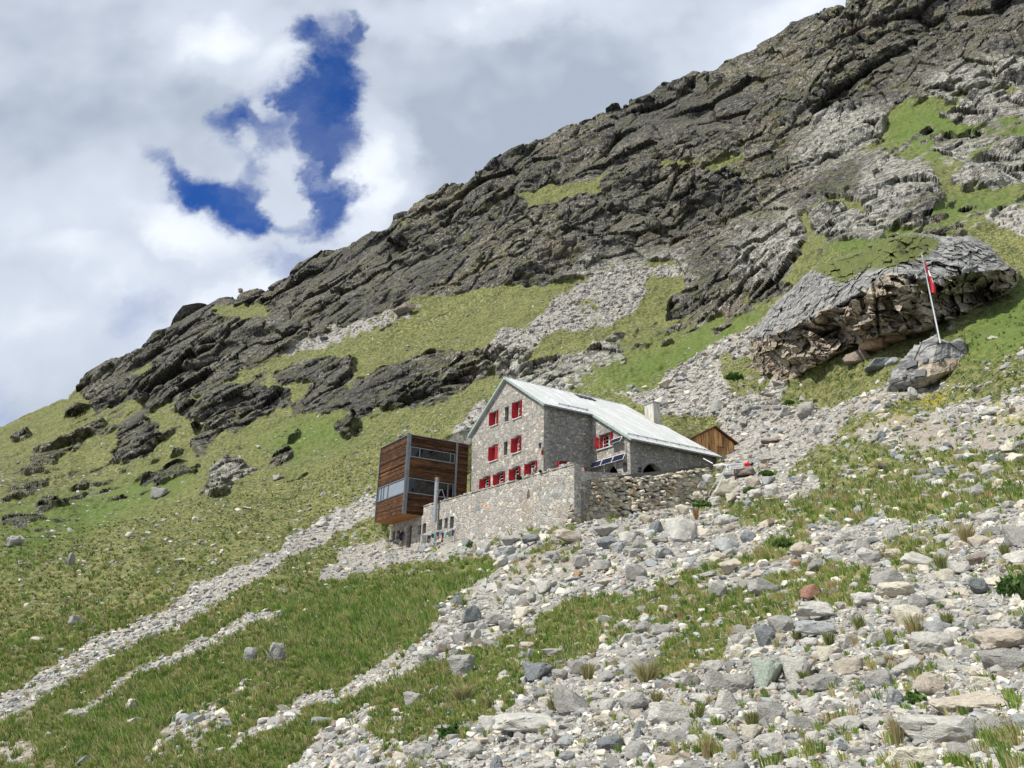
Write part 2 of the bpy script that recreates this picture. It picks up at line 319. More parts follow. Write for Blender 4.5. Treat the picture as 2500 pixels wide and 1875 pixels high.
def gridnormal(B):
    du = np.gradient(B, axis=1); dv = np.gradient(B, axis=0); n = np.cross(du, dv); n /= np.linalg.norm(n, axis=-1, keepdims=True)+1e-9
    n[n[..., 2] < 0] *= -1; return n
Bs = base.copy()
N = gridnormal(Bs)
for _ in range(3):
    for s_ in (1, 2, 4): N[:, s_:-s_] = (N[:, 2*s_:]+N[:, :-2*s_]+N[:, s_:-s_])/3
N = N.reshape(-1, 3); N /= np.linalg.norm(N, axis=1, keepdims=True)
tocam = -P/np.linalg.norm(P, axis=1, keepdims=True)
# ragged edges: shift the lookups and add noise
wx = perlin(P/(D[:, None]*.05+.1), 1)*22+perlin(P/(D[:, None]*.014+.1), 2)*12
wy = perlin(P/(D[:, None]*.05+.1), 3)*15+perlin(P/(D[:, None]*.014+.1), 4)*9
E1 = np.array([.76, .34, .55]); E1 /= np.linalg.norm(E1); E3 = np.cross([.45, -.89, 0], E1); E3 /= np.linalg.norm(E3); E2 = np.cross(E3, E1)
def beds(p, a=.38, b=1., c=1.7): return np.stack([p@E1*a, p@E2*b, p@E3*c], 1)
PB_ = beds(P)
nA = perlin(PB_/11, 5)*.6+perlin(PB_/4, 6)*.4
nB = perlin(PB_/(D[:, None]*.012+.2), 7)
rock = msample(mRock, vx+wx, vy+wy); rb = rock
rock = np.maximum(rock, msample(mMix, vx, vy)+0*rock)
rock = sstep(.38, .64, rock+nA*.7+nB*.45-.02)
rock *= (P[:, 2] > -50)
scr = msample(mScree, vx+wx, vy+wy); gg = msample(mG, vx+wx*1.2, vy+wy*1.2)
nC = perlin(P/(D[:, None]*.03+.15), 8)*.6+perlin(P/(D[:, None]*.009+.05), 9)*.5
scree = sstep(.40, .62, scr+nC*.85+nB*.15)*(1-sstep(.38, .62, gg+nC*.9))
scree *= 1-rock
dirt = sstep(.35, .7, msample(mDirt, vx+wx, vy+wy)+nC*.5)*(1-.5*scree)
# relief
def rockrelief(p, d, extra=0., sp=None):
    sp = np.zeros(len(p)) if sp is None else sp
    """blocky, bedded relief in metres for points p seen from distance d"""
    q = beds(p, .55, 1., 1.35); out = np.zeros(len(p), np.float32)
    for lam, amp, s in ((34, .15, 21), (15, .10, 22), (6.5, .09, 23), (2.8, .11, 24), (1.2, .13, 25), (.5, .12, 26)):
        w = sstep(.02, .0, -(d*.16-lam)/d)*1. if False else np.clip((d*(.17+extra)-lam)/(d*.06)+1, 0, 1)
        if w.max() <= 0: continue
        w = w*np.clip((lam/d-.0028)/.004, 0, 1)*np.clip(lam/(4.5*sp+1e-6)-.6, 0, 1)
        n = perlin(q/lam*1.3+s, s); out += w*amp*lam*((1-np.abs(n)*2.2)*.6-.2+n*.5)
    for lam, amp, s in ((26, .22, 30), (11, .22, 31), (5.0, .26, 32), (2.6, .34, 33), (.65, .28, 34)):
        w = np.clip((d*(.07+extra)-lam)/(d*.03)+1, 0, 1)*np.clip((lam/d-.0035)/.004, 0, 1)*np.clip(lam/(3.2*sp+1e-6)-.6, 0, 1); m = w > 0
        if not m.any(): continue
        f, off, r, gap = vor((beds(p[m], .75, 1., 1.2) if s in (30, 32, 34) else p[m]*np.array([1.1, .9, .55], np.float32)
            +perlin(p[m]/lam*.7, s)[:, None]*lam*.25)/lam, s)
        o = (r[:, 0]-.5)*.9+(off*(r-.5)).sum(1)*1.6-.25*np.clip(1-gap/.12, 0, 1)
        out[m] += w[m]*amp*lam*o
    return out
disp = np.zeros(len(P), np.float32)
m = rock > .01
SPC = np.maximum(np.linalg.norm(np.gradient(base, axis=0), axis=-1), np.linalg.norm(np.gradient(base, axis=1), axis=-1)).ravel()
calm = .62+.68*sstep(-.16, .14, perlin(P*np.array([1, 1, .6])/46, 46)+perlin(P/17, 47)*.35)
disp[m] += (rockrelief(P[m], D[m], 0., SPC[m])*1.1*calm[m]+.0012*D[m])*rock[m]
gul = np.clip(1-np.abs(perlin(P*np.array([1., .8, .25])/30, 48))*7, 0, 1); disp -= gul*rock*D*.006
hump = (perlin(P/9, 41)*.5+perlin(P/3, 42)*.22+perlin(P/1.1, 43)*.09)
disp += hump*(1-rock)*np.clip(D/60, .15, 1.6)
gn = perlin(P/(.28+.004*D)[:, None], 44)*(.03+.0022*D)+perlin(P/(.8+.012*D)[:, None], 45)*(.05+.0035*D)
disp += gn*(1-rock)*(1-scree)
m = (scree > .02)
for lam, s, dmin, dmax in ((.12, 51, 0, 14), (.3, 52, 6, 45), (.8, 53, 40, 150), (1.9, 54, 110, 400)):
    w = scree*sstep(dmin*.7-.1, dmin*1.1, D)*(1-sstep(dmax*.8, dmax*1.1, D)); mm = w > .02
    if mm.any():
        f, off, r, gap = vor(P[mm]/lam*np.array([1, 1, 1.4]), s)
        disp[mm] += w[mm]*lam*np.where(D[mm] < 140, .35, .8)*((r[:, 0]-.3)*.5+(.5-f)*.5+(off*(r-.5)).sum(1)*.6)
bul = msample(mBulge, vx, vy)
dirn = N*.50+tocam*.85
P2 = P+dirn*disp[:, None]+tocam*(bul*D*.005)[:, None]*(D > 60)[:, None]
G = P2.reshape(NR, len(xs), 3)
# ground below the frame and the far side of the ridge
rows = [G]
h0 = base[0]
low = []
for yy in (2120., 2300., 2700., 3600., 7000.):
    r = ray(xs, np.full_like(xs, yy)); zz = np.minimum(h0[:, 2], -1.0); t = zz/np.minimum(r[:, 2], -.05); low.append(r*t[:, None])
low = np.array(low[::-1])
hdir = base[-1]*[1, 1, 0]; hdir /= np.linalg.norm(hdir, axis=1, keepdims=True)
back = np.array([G[-1]+hdir*a+np.array([0, 0, b]) for a, b in ((3, -1.), (10, -6), (35, -25), (90, -75), (220, -200), (520, -480))])
ALL = np.concatenate([low, G, back]); nl = len(low)
def padf(a, v0=0., v1=1.):
    a = a.reshape(NR, len(xs)); return np.concatenate([np.repeat(a[:1], nl, 0), a, np.repeat(a[-1:], len(back), 0)]).ravel()
R_, C_ = ALL.shape[:2]; idx = np.arange(R_*C_).reshape(R_, C_)
quads = np.stack([idx[:-1, :-1], idx[:-1, 1:], idx[1:, 1:], idx[1:, :-1]], -1).reshape(-1, 4)
# pale rock, partly painted sunlight, and dark lichened gneiss, partly painted cloud shadow
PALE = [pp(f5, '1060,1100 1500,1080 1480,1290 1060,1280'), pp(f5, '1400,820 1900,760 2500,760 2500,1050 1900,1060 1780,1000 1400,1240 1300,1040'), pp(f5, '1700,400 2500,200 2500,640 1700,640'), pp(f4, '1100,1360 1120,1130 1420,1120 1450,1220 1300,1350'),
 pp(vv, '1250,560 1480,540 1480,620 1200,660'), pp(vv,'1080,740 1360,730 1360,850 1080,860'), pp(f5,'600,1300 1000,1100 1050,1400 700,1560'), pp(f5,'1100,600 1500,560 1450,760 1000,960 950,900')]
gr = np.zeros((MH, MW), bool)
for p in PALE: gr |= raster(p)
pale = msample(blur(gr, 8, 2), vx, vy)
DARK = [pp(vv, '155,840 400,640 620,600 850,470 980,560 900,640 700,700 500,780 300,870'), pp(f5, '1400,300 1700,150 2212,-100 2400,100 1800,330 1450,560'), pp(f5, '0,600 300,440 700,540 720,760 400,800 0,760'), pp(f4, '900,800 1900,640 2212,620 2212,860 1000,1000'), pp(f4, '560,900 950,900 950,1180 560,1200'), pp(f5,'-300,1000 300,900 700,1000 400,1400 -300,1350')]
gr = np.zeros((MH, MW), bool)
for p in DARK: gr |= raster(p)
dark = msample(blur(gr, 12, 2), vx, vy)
LUSH = [pp(vv, '560,1330 700,1260 1060,1225 1070,1250 960,1300 900,1380 700,1480'), pp(vv, '2040,740 2212,600 2600,600 2600,760 2212,760 2080,780'), pp(vv,'560,940 750,900 780,930 640,1000'), pp(f5,'1480,560 1900,560 2300,640 2300,760 1700,860 1450,760'), pp(f5,'1700,1100 2212,1020 2212,1100 1300,1380 1100,1300'), pp(vv,'0,1100 200,1060 420,1000 400,1060 0,1240'), pp(vv, '1240,840 1480,720 1650,660 1660,700 1400,840'), pp(f8,'400,1500 1000,1150 1300,1180 1000,1600')]
gr = np.zeros((MH, MW), bool)
for p in LUSH: gr |= raster(p)
lush = msample(blur(gr, 10, 2), vx+wx, vy+wy)
# ------------------------------------------------------------------ materials of the land
def land_nodes(nt):
    A = lambda n: nt.attr(n).outputs['Fac']
    rock, scree, dirt, pale, dark, lush = (A(k) for k in ('rock', 'scree', 'dirt', 'pale', 'dark', 'lush'))
    w = nt.coord(world=True); dist = A('range')
    # grass
    s1 = nt.noise(w, .12, 5., .6); s2 = nt.noise(w, 1.3, 5., .7); s3 = nt.noise(nt.new('ShaderNodeVectorMath', {0: w, 'Scale': nt.rng(dist, 40, 260, 6., 1.1)}, operation='SCALE').outputs[0], 1., 4., .75)
    g = nt.mix(nt.rng(s1, .35, .65), (.056, .078, .020), (.112, .130, .038))
    g = nt.mix(nt.math('MULTIPLY', nt.rng(s2, .48, .62), .8), g, (.215, .190, .078))
    g = nt.mix(nt.math('MULTIPLY', nt.rng(s2, .5, .36), .75), g, (.045, .062, .018))
    g = nt.mix(nt.math('MULTIPLY', nt.rng(s3, .52, .62), .6), g, (.30, .265, .14))
    g = nt.mix(nt.math('MULTIPLY', nt.rng(s3, .48, .36), .6), g, (.030, .040, .013))
    g = nt.mix(nt.math('MULTIPLY', lush, .75), g, nt.mix(s2, (.052, .098, .017), (.115, .160, .034)))
    # rock
    r1 = nt.noise(nt.coord((.05, .09, .09), world=True), 1., 6., .62); r2 = nt.noise(w, .6, 6., .7); r3 = nt.noise(w, 4., 5., .7)
    r4 = nt.noise(nt.coord((.3, .3, 1.1), (.3, -.55, 0), world=True), .9, 5., .7)
    mo = nt.noise(nt.coord((.10, .16, .22), (.2, -.5, .1), world=True), 1., 6., .7)
    r = nt.mix(nt.rng(r4, .40, .60), (.060, .057, .052), (.175, .165, .143))
    r = nt.mix(nt.math('MULTIPLY', nt.rng(r2, .52, .60), .9), r, (.40, .375, .32))
    r = nt.mix(nt.math('MULTIPLY', nt.rng(r1, .54, .66), .5), r, (.28, .215, .155))
    r = nt.mix(nt.math('MULTIPLY', nt.rng(nt.math('MULTIPLY', nt.math('ADD', r3, nt.noise(w, 1.1, 5., .7)), .5), .50, .43), .85), r, (.035, .033, .032))
    r = nt.mix(nt.math('MULTIPLY', nt.rng(r3, .60, .72), .35), r, (.27, .27, .14))
    big = nt.noise(nt.coord((.022, .022, .03), (.2, -.5, 0), world=True), 1., 4., .6); r = nt.mix(1., r, nt.mix(nt.rng(big, .38, .62), (.58, .59, .62), (1.20, 1.18, 1.12)), 'MULTIPLY')
    r = nt.mix(nt.math('MULTIPLY', nt.rng(mo, .49, .59), .62), r, nt.mix(r3, (.075, .082, .034), (.20, .195, .095)))
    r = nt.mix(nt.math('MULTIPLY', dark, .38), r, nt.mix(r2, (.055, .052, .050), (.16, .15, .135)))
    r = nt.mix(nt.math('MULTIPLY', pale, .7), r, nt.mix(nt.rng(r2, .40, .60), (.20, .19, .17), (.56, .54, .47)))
    # scree: stone-sized cells
    def cells(sc):
        v = nt.vor(w, sc); return nt.ramp(nt.new('ShaderNodeSeparateColor', {0: v.outputs['Color']}).outputs[0], [(0, (.22, .22, .22)), (.35, (.40, .395, .38)), (.6, (.50, .49, .46)), (.8, (.36, .31, .25)), (.9, (.60, .59, .56)), (1, (.3, .31, .32))])
    c = nt.mix(nt.rng(dist, 14, 30), cells(22.), cells(8.)); c = nt.mix(nt.rng(dist, 55, 110), c, cells(2.2))
    c = nt.mix(1., c, (.72, .70, .66), 'MULTIPLY'); c = nt.mix(nt.math('MULTIPLY', nt.rng(s2, .50, .35), .5), c, (.17, .155, .125))
    d = nt.mix(nt.rng(s3, .35, .65), (.17, .145, .115), (.36, .325, .275))
    out = nt.mix(dirt, g, d); out = nt.mix(nt.math('MULTIPLY', scree, nt.rng(dirt, 0, 1.6, 1., .4)), out, c); out = nt.mix(rock, out, r)
    # mossy tint where grass creeps over ledges
    gz = nt.new('ShaderNodeSeparateXYZ', {0: nt.new('ShaderNodeNewGeometry').outputs['Normal']}).outputs[2]
    k = nt.math('MULTIPLY', nt.math('MULTIPLY', nt.rng(gz, .68, .9), rock), nt.rng(s2, .42, .55)); out = nt.mix(nt.math('MULTIPLY', k, .55), out, (.10, .125, .04))
    b = nt.bump(nt.noise(w, 9., 6., .7), .6, .06)
    b = nt.bump(nt.noise(w, 1.6, 6., .75), nt.math('MULTIPLY', rock, 1.), .7, b); b = nt.bump(nt.noise(nt.coord((.45, .45, .25), (.2, -.3, 0), world=True), 1., 6., .75), nt.math('MULTIPLY', rock, nt.rng(dist, 60, 200)), 2.6, b)
    return out, b
M_LAND = mat('hillside', rough=.92, fn=land_nodes, spec=.15)
def stone_nodes(nt, colour):
    w = nt.coord(); a = nt.noise(w, 5., 6., .7); b = nt.noise(w, 22., 4., .7); sp = nt.noise(w, 60., 2., .6); li = nt.noise(w, 2.2, 5., .65)
    c = nt.mix(nt.rng(a, .3, .7), (.74, .74, .74), (1.12, 1.11, 1.08)); c = nt.mix(1., colour, c, 'MULTIPLY')
    c = nt.mix(nt.math('MULTIPLY', nt.rng(b, .54, .64), .4), c, (.62, .61, .58))
    c = nt.mix(nt.math('MULTIPLY', nt.rng(sp, .56, .66), .45), c, (.10, .10, .10))
    c = nt.mix(nt.math('MULTIPLY', nt.rng(li, .62, .70), .45), c, (.35, .33, .17))
    return c, nt.bump(nt.math('ADD', a, nt.math('MULTIPLY', b, .4)), .55, .08)
M_STONE = mat('boulder_stone', rough=.88, spec=.2, fn=lambda nt: stone_nodes(nt, nt.new('ShaderNodeObjectInfo').outputs['Color']))
def rub_nodes(nt):
    w = nt.coord(world=True); a = nt.noise(w, 9., 5., .7); b = nt.noise(w, 45., 3., .7)
    c = nt.mix(1., nt.attr('tint').outputs['Color'], nt.mix(nt.rng(a, .3, .7), (.76, .76, .76), (1.1, 1.1, 1.08)), 'MULTIPLY')
    return nt.mix(nt.math('MULTIPLY', nt.rng(b, .55, .65), .35), c, (.16, .16, .16)), nt.bump(a, .5, .04)
M_RUB = mat('loose_stone', rough=.88, spec=.2, fn=rub_nodes)
M_BLADE = mat('grass_blade', rough=.7, spec=.2, fn=lambda nt: (nt.attr('tint').outputs['Color'], None))
_n = NT(M_BLADE.node_tree); _tr = _n.new('ShaderNodeBsdfTranslucent', {0: _n.attr('tint').outputs['Color']}); _mx = _n.new('ShaderNodeMixShader', {0: .38})
_n.l.new(_n.n['Principled BSDF'].outputs[0], _mx.inputs[1]); _n.l.new(_tr.outputs[0], _mx.inputs[2]); _n.l.new(_mx.outputs[0], _n.n['Material Output'].inputs[0])
def outcrop_nodes(nt):
    w = nt.coord(world=True); tan_ = nt.attr('tan').outputs['Fac']
    r4 = nt.noise(nt.coord((.5, .5, 1.5), (.3, -.6, 0), world=True), 1.2, 6., .72); r2 = nt.noise(w, 1.6, 6., .72); r3 = nt.noise(w, 7., 5., .7)
    wv3 = nt.new('ShaderNodeVectorMath', {0: nt.noise(w, .5, 3., .6, 0., 1), 'Scale': 2.2}, operation='SCALE').outputs[0]; cr = nt.vor(nt.vmath('ADD', nt.coord((.8, .8, .5), (0, .3, 0), world=True), wv3).outputs[0], .42, 'DISTANCE_TO_EDGE').outputs['Distance']
    r = nt.mix(nt.rng(r4, .4, .62), (.11, .108, .108), (.32, .315, .30)); r = nt.mix(nt.rng(r2, .55, .7), r, (.40, .39, .35))
    r = nt.mix(nt.math('MULTIPLY', nt.rng(r3, .6, .7), .4), r, (.34, .35, .16))
    t = nt.mix(nt.rng(r2, .38, .6), (.24, .205, .16), (.42, .36, .28)); t = nt.mix(nt.math('MULTIPLY', nt.rng(r4, .56, .68), .7), t, (.58, .40, .25))
    t = nt.mix(nt.math('MULTIPLY', nt.rng(r3, .42, .32), .7), t, (.10, .09, .075)); t = nt.mix(nt.math('MULTIPLY', nt.rng(cr, .045, .0), nt.rng(r2, .45, .6)), t, (.05, .045, .04))
    r = nt.mix(nt.rng(nt.math('ADD', tan_, nt.math('MULTIPLY', nt.math('SUBTRACT', r2, .5), 1.2)), .35, .65), r, t)
    gz = nt.new('ShaderNodeSeparateXYZ', {0: nt.new('ShaderNodeNewGeometry').outputs['Normal']}).outputs[2]
    g = nt.mix(nt.rng(r3, .35, .65), (.055, .075, .02), (.155, .165, .05)); ga = nt.attr('turf').outputs['Fac']
    r = nt.mix(nt.math('MULTIPLY', nt.rng(nt.math('ADD', ga, nt.math('MULTIPLY', nt.math('SUBTRACT', r2, .5), 2.6)), .4, .6), nt.rng(gz, -.1, .3)), r, g)
    return r, nt.bump(nt.math('ADD', r2, nt.math('MULTIPLY', r3, .3)), .7, .35)
M_CROP = mat('outcrop_rock', rough=.9, fn=outcrop_nodes, spec=.2)
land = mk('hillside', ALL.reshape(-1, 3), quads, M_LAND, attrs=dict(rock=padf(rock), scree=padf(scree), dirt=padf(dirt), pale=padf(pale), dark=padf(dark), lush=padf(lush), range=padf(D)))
tag(land, kind='structure')
def at(x, y, up_=0.):
    """point of the finished land surface in the direction of a photograph pixel (full px), its distance"""
    x = np.atleast_1d(np.asarray(x, float)); y = np.atleast_1d(np.asarray(y, float))
    ci = np.clip(np.interp(x, xs, np.arange(len(xs))), 0, len(xs)-1.01); ri = np.clip((Y0-y)/(Y0-sky_y(x))*(NR-1), 0, NR-1.01)
    a = ci.astype(int); b = ri.astype(int); fx = (ci-a)[:, None]; fy = (ri-b)[:, None]
    p = (G[b, a]*(1-fx)+G[b, a+1]*fx)*(1-fy)+(G[b+1, a]*(1-fx)+G[b+1, a+1]*fx)*fy
    return p, np.linalg.norm(p, axis=1)
def fsamp(arr, x, y):
    ci = np.clip(np.interp(x, xs, np.arange(len(xs))), 0, len(xs)-1).astype(int); ri = np.clip((Y0-y)/(Y0-sky_y(x))*(NR-1), 0, NR-1).astype(int)
    return arr.reshape(NR, -1)[ri, ci]
# ------------------------------------------------------------------ camera
cd = bpy.data.cameras.new('camera'); cam = bpy.data.objects.new('camera', cd); COL.objects.link(cam)
cd.sensor_width = 36; cd.lens = FPX/2500*36; cd.clip_end = 5000; cd.clip_start = .1
Mx = Matrix((rt, up, -fw)).transposed(); cam.matrix_world = Mx.to_4x4(); SC.camera = cam
# ------------------------------------------------------------------ light
SUN_EL, SUN_AZ = radians(54), radians(-118)
sd = bpy.data.lights.new('sun', 'SUN'); so = bpy.data.objects.new('sun', sd); COL.objects.link(so); sd.energy = 5.; sd.angle = radians(.6); sd.color = (1, .965, .90)
sdir = Vector((sin(SUN_AZ)*cos(SUN_EL), cos(SUN_AZ)*cos(SUN_EL), sin(SUN_EL))); so.rotation_euler = sdir.to_track_quat('Z', 'Y').to_euler(); so.location = sdir*50
wd = bpy.data.worlds.new('World'); SC.world = wd; wd.use_nodes = True; nt = NT(wd.node_tree)
bg = nt.n['Background']; out = nt.n['World Output']
skyn = nt.new('ShaderNodeTexSky', sky_type='NISHITA', sun_disc=False, sun_elevation=SUN_EL, sun_rotation=SUN_AZ, altitude=2400, air_density=1.0, dust_density=.3, ozone_density=2.5)
tc = nt.new('ShaderNodeTexCoord').outputs['Generated']
sx = nt.new('ShaderNodeSeparateXYZ', {0: tc}); yy = nt.math('MAXIMUM', sx.outputs[1], .08)
gx = nt.math('DIVIDE', sx.outputs[0], yy); gz = nt.math('DIVIDE', sx.outputs[2], yy)
gv = nt.new('ShaderNodeCombineXYZ', {0: gx, 1: gz, 2: 0.}).outputs[0]
wn = nt.noise(gv, 3.2, 6., .62, 0., 1); wv = nt.vmath('SUBTRACT', wn, (.5, .5, .5)).outputs[0]
wn2 = nt.noise(gv, 11., 6., .65, 0., 1); wv2 = nt.vmath('SUBTRACT', wn2, (.5, .5, .5)).outputs[0]
def warp(amt, amt2):
    a = nt.new('ShaderNodeVectorMath', {0: wv, 'Scale': amt}, operation='SCALE').outputs[0]; b = nt.new('ShaderNodeVectorMath', {0: wv2, 'Scale': amt2}, operation='SCALE').outputs[0]
    return nt.vmath('ADD', nt.vmath('ADD', gv, a).outputs[0], b).outputs[0]
gw = warp(.24, .05)
def gno(x, y):
    r = ray(x, y); return np.array([r[0]/r[1], r[2]/r[1]])
def blob(cx, cy, rx, ry, rot, wgt, vec, soft=1.):
    c = gno(cx, cy); ex = (gno(cx+rx*cos(rot), cy+rx*sin(rot))-c); ey = (gno(cx-ry*sin(rot), cy+ry*cos(rot))-c)
    Mi = np.linalg.inv(np.array([ex, ey]).T)
    d = nt.vmath('SUBTRACT', vec, (c[0], c[1], 0)).outputs[0]
    u = nt.vmath('DOT_PRODUCT', d, (Mi[0, 0], Mi[0, 1], 0)).outputs['Value']; v = nt.vmath('DOT_PRODUCT', d, (Mi[1, 0], Mi[1, 1], 0)).outputs['Value']
    l = nt.vmath('LENGTH', nt.new('ShaderNodeCombineXYZ', {0: u, 1: v, 2: 0.}).outputs[0]).outputs['Value']
    return nt.math('MULTIPLY', nt.rng(l, 1.+.55*soft, 1.-.55*soft), wgt)
cs = lambda x, y: (300+x/2.37, y/2.37)
def blobs(lst, vec, soft=1., gr=1.):
    a = None
    for x, y, rx, ry, rot, w in lst:
        b = blob(x, y, rx*gr, ry*gr, radians(rot), w, vec, soft); a = b if a is None else nt.math('MAXIMUM', a, b)
    return a
q = 1/2.37
gap = blobs([cs(1235, 520)+(105*q, 300*q, 4, 1.)] + [cs(1200, 840)+(50*q, 170*q, 0, .95), cs(1110, 190)+(90*q, 60*q, 20, .7), cs(1325, 130)+(45*q, 70*q, 10, .75), cs(1090, 520)+(110*q, 80*q, -20, .9),
    cs(900, 640)+(230*q, 110*q, -25, .6), cs(700, 690)+(120*q, 70*q, -20, .75), cs(900, 800)+(160*q, 80*q, -50, .55), cs(590, 1130)+(230*q, 85*q, 12, 1.), cs(690, 1250)+(120*q, 110*q, 25, 1.), cs(340, 1040)+(190*q, 52*q, 32, .85), cs(740, 1080)+(110*q, 70*q, 0, .7),
    cs(1190, 1180)+(95*q, 130*q, 10, .95), cs(1150, 980)+(40*q, 150*q, 0, .7), cs(1000, 1300)+(200*q, 45*q, -5, .6), cs(880, 1570)+(60*q, 90*q, 10, .42), (330, 780, 50, 65, 0, .22), (-40, 1040, 60, 60, 0, .35), (690, 640, 60, 30, -20, .55)], gw, 1.25, 1.5)
isl = blobs([cs(960, 1130)+(100*q, 165*q, 5, .62), cs(950, 870)+(150*q, 80*q, -35, .36), cs(930, 590)+(80*q, 60*q, 30, .4), cs(800, 760)+(80*q, 60*q, 30, .3)], gw)
fn_ = nt.new('ShaderNodeTexNoise', {'Vector': warp(.12, .06), 'Scale': 8., 'Detail': 8., 'Roughness': .6}).outputs[0]
g_ = nt.math('SUBTRACT', gap, isl); g_ = nt.math('ADD', g_, nt.math('MULTIPLY', nt.math('SUBTRACT', fn_, .5), nt.rng(gap, 0, .4, .0, 1.15)))
clear = nt.math('MULTIPLY', nt.rng(g_, .04, .92), nt.rng(nt.new('ShaderNodeTexNoise', {'Vector': warp(.2, .1), 'Scale': 5., 'Detail': 7., 'Roughness': .6}).outputs[0], .72, .38, .84, 1.))
# cloud tone
gt = warp(.20, .05)
bright = blobs([cs(530, 190)+(330*q, 190*q, 8, .8), cs(1440, 1020)+(160*q, 330*q, 5, .85), cs(330, 1330)+(380*q, 170*q, 30, .8), cs(900, 330)+(200*q, 130*q, -30, .55), cs(1350, 700)+(80*q, 300*q, 0, .6), (150, 470, 200, 150, 0, .5), (560, 560+180, 200, 60, -30, .7), (60, 800, 160, 120, 0, .45), (1900, 60, 260, 90, -30, .75), (1250, 10, 300, 40, 0, .6), (230, 640, 180, 90, 20, .6)], gt, 1.75)
shade = blobs([(1300, 280, 330, 260, 0, 1.), (90, 330, 240, 130, 0, .8), (520, 250, 130, 120, 30, .5), (120, 700, 250, 70, -10, .45), (330, 90, 120, 60, 0, .3), (150, 930, 260, 90, -30, .6), (1700, 170, 260, 120, -30, .6)], gt, 1.4)
tn = nt.noise(gv, 4.5, 7., .62); tn2 = nt.noise(gv, 1.8, 3., .5)
t_ = nt.math('ADD', nt.math('MULTIPLY', bright, .58), nt.math('MULTIPLY', tn, .75)); t_ = nt.math('ADD', t_, nt.math('MULTIPLY', tn2, .35)); t_ = nt.math('SUBTRACT', t_, nt.math('MULTIPLY', shade, .27)); t_ = nt.math('ADD', t_, .02)
CL = 1/.10
cloudc = nt.ramp(t_, [(.34, tuple(c*CL*.0 + d for c, d in zip((0, 0, 0), (.40, .46, .56)))), (.58, (.57, .63, .73)), (.78, (.64, .70, .80)), (1., (.86, .91, .99))])
CLM = nt.new('ShaderNodeVectorMath', {0: cloudc, 'Scale': CL}, operation='SCALE').outputs[0]
bluec = nt.mix(1., skyn.outputs[0], (.26, .62, 1.22), 'MULTIPLY')
colr = nt.mix(clear, CLM, bluec); nt.l.new(colr, bg.inputs[0]); bg.inputs[1].default_value = .10
nt.l.new(bg.outputs[0], out.inputs[0])
SC.view_settings.view_transform = 'Standard'; SC.view_settings.look = 'None'; SC.view_settings.exposure = .14; SC.view_settings.gamma = 1.; SC.view_settings.use_curve_mapping = False
SC.cycles.max_bounces = 5; SC.cycles.diffuse_bounces = 3; SC.cycles.use_adaptive_sampling = True
# ------------------------------------------------------------------ buildings (local frame: x along the eaves to the right, y along the gable to the left)
_d1 = ray(4, 1550)*[1, 1, 0]; _d1 /= np.linalg.norm(_d1); _d2 = np.array([_d1[1], -_d1[0], 0]); _P0 = ray(*c1(1575, 700))*67
HM = Matrix(((_d2[0], _d1[0], 0, _P0[0]), (_d2[1], _d1[1], 0, _P0[1]), (0, 0, 1, 0), (0, 0, 0, 1)))
def HMat(x, y, z): return HM @ Matrix.Translation((x, y, z))
_d1v, _d2v = Vector(_d1), Vector(_d2)
def hitx(p, x):
    d = ray(*p); P = _P0+x*_d2; t = (P@_d2)/(d@_d2); q = d*t-_P0; return float(q@_d1), float(q[2]+_P0[2])
def hity(p, y):
    d = ray(*p); P = _P0+y*_d1; t = (P@_d1)/(d@_d1); q = d*t-_P0; return float(q@_d2), float(q[2]+_P0[2])
def H(name, label, cat, group=None): return empty(name, label=label, cat=cat, group=group, M=HM)
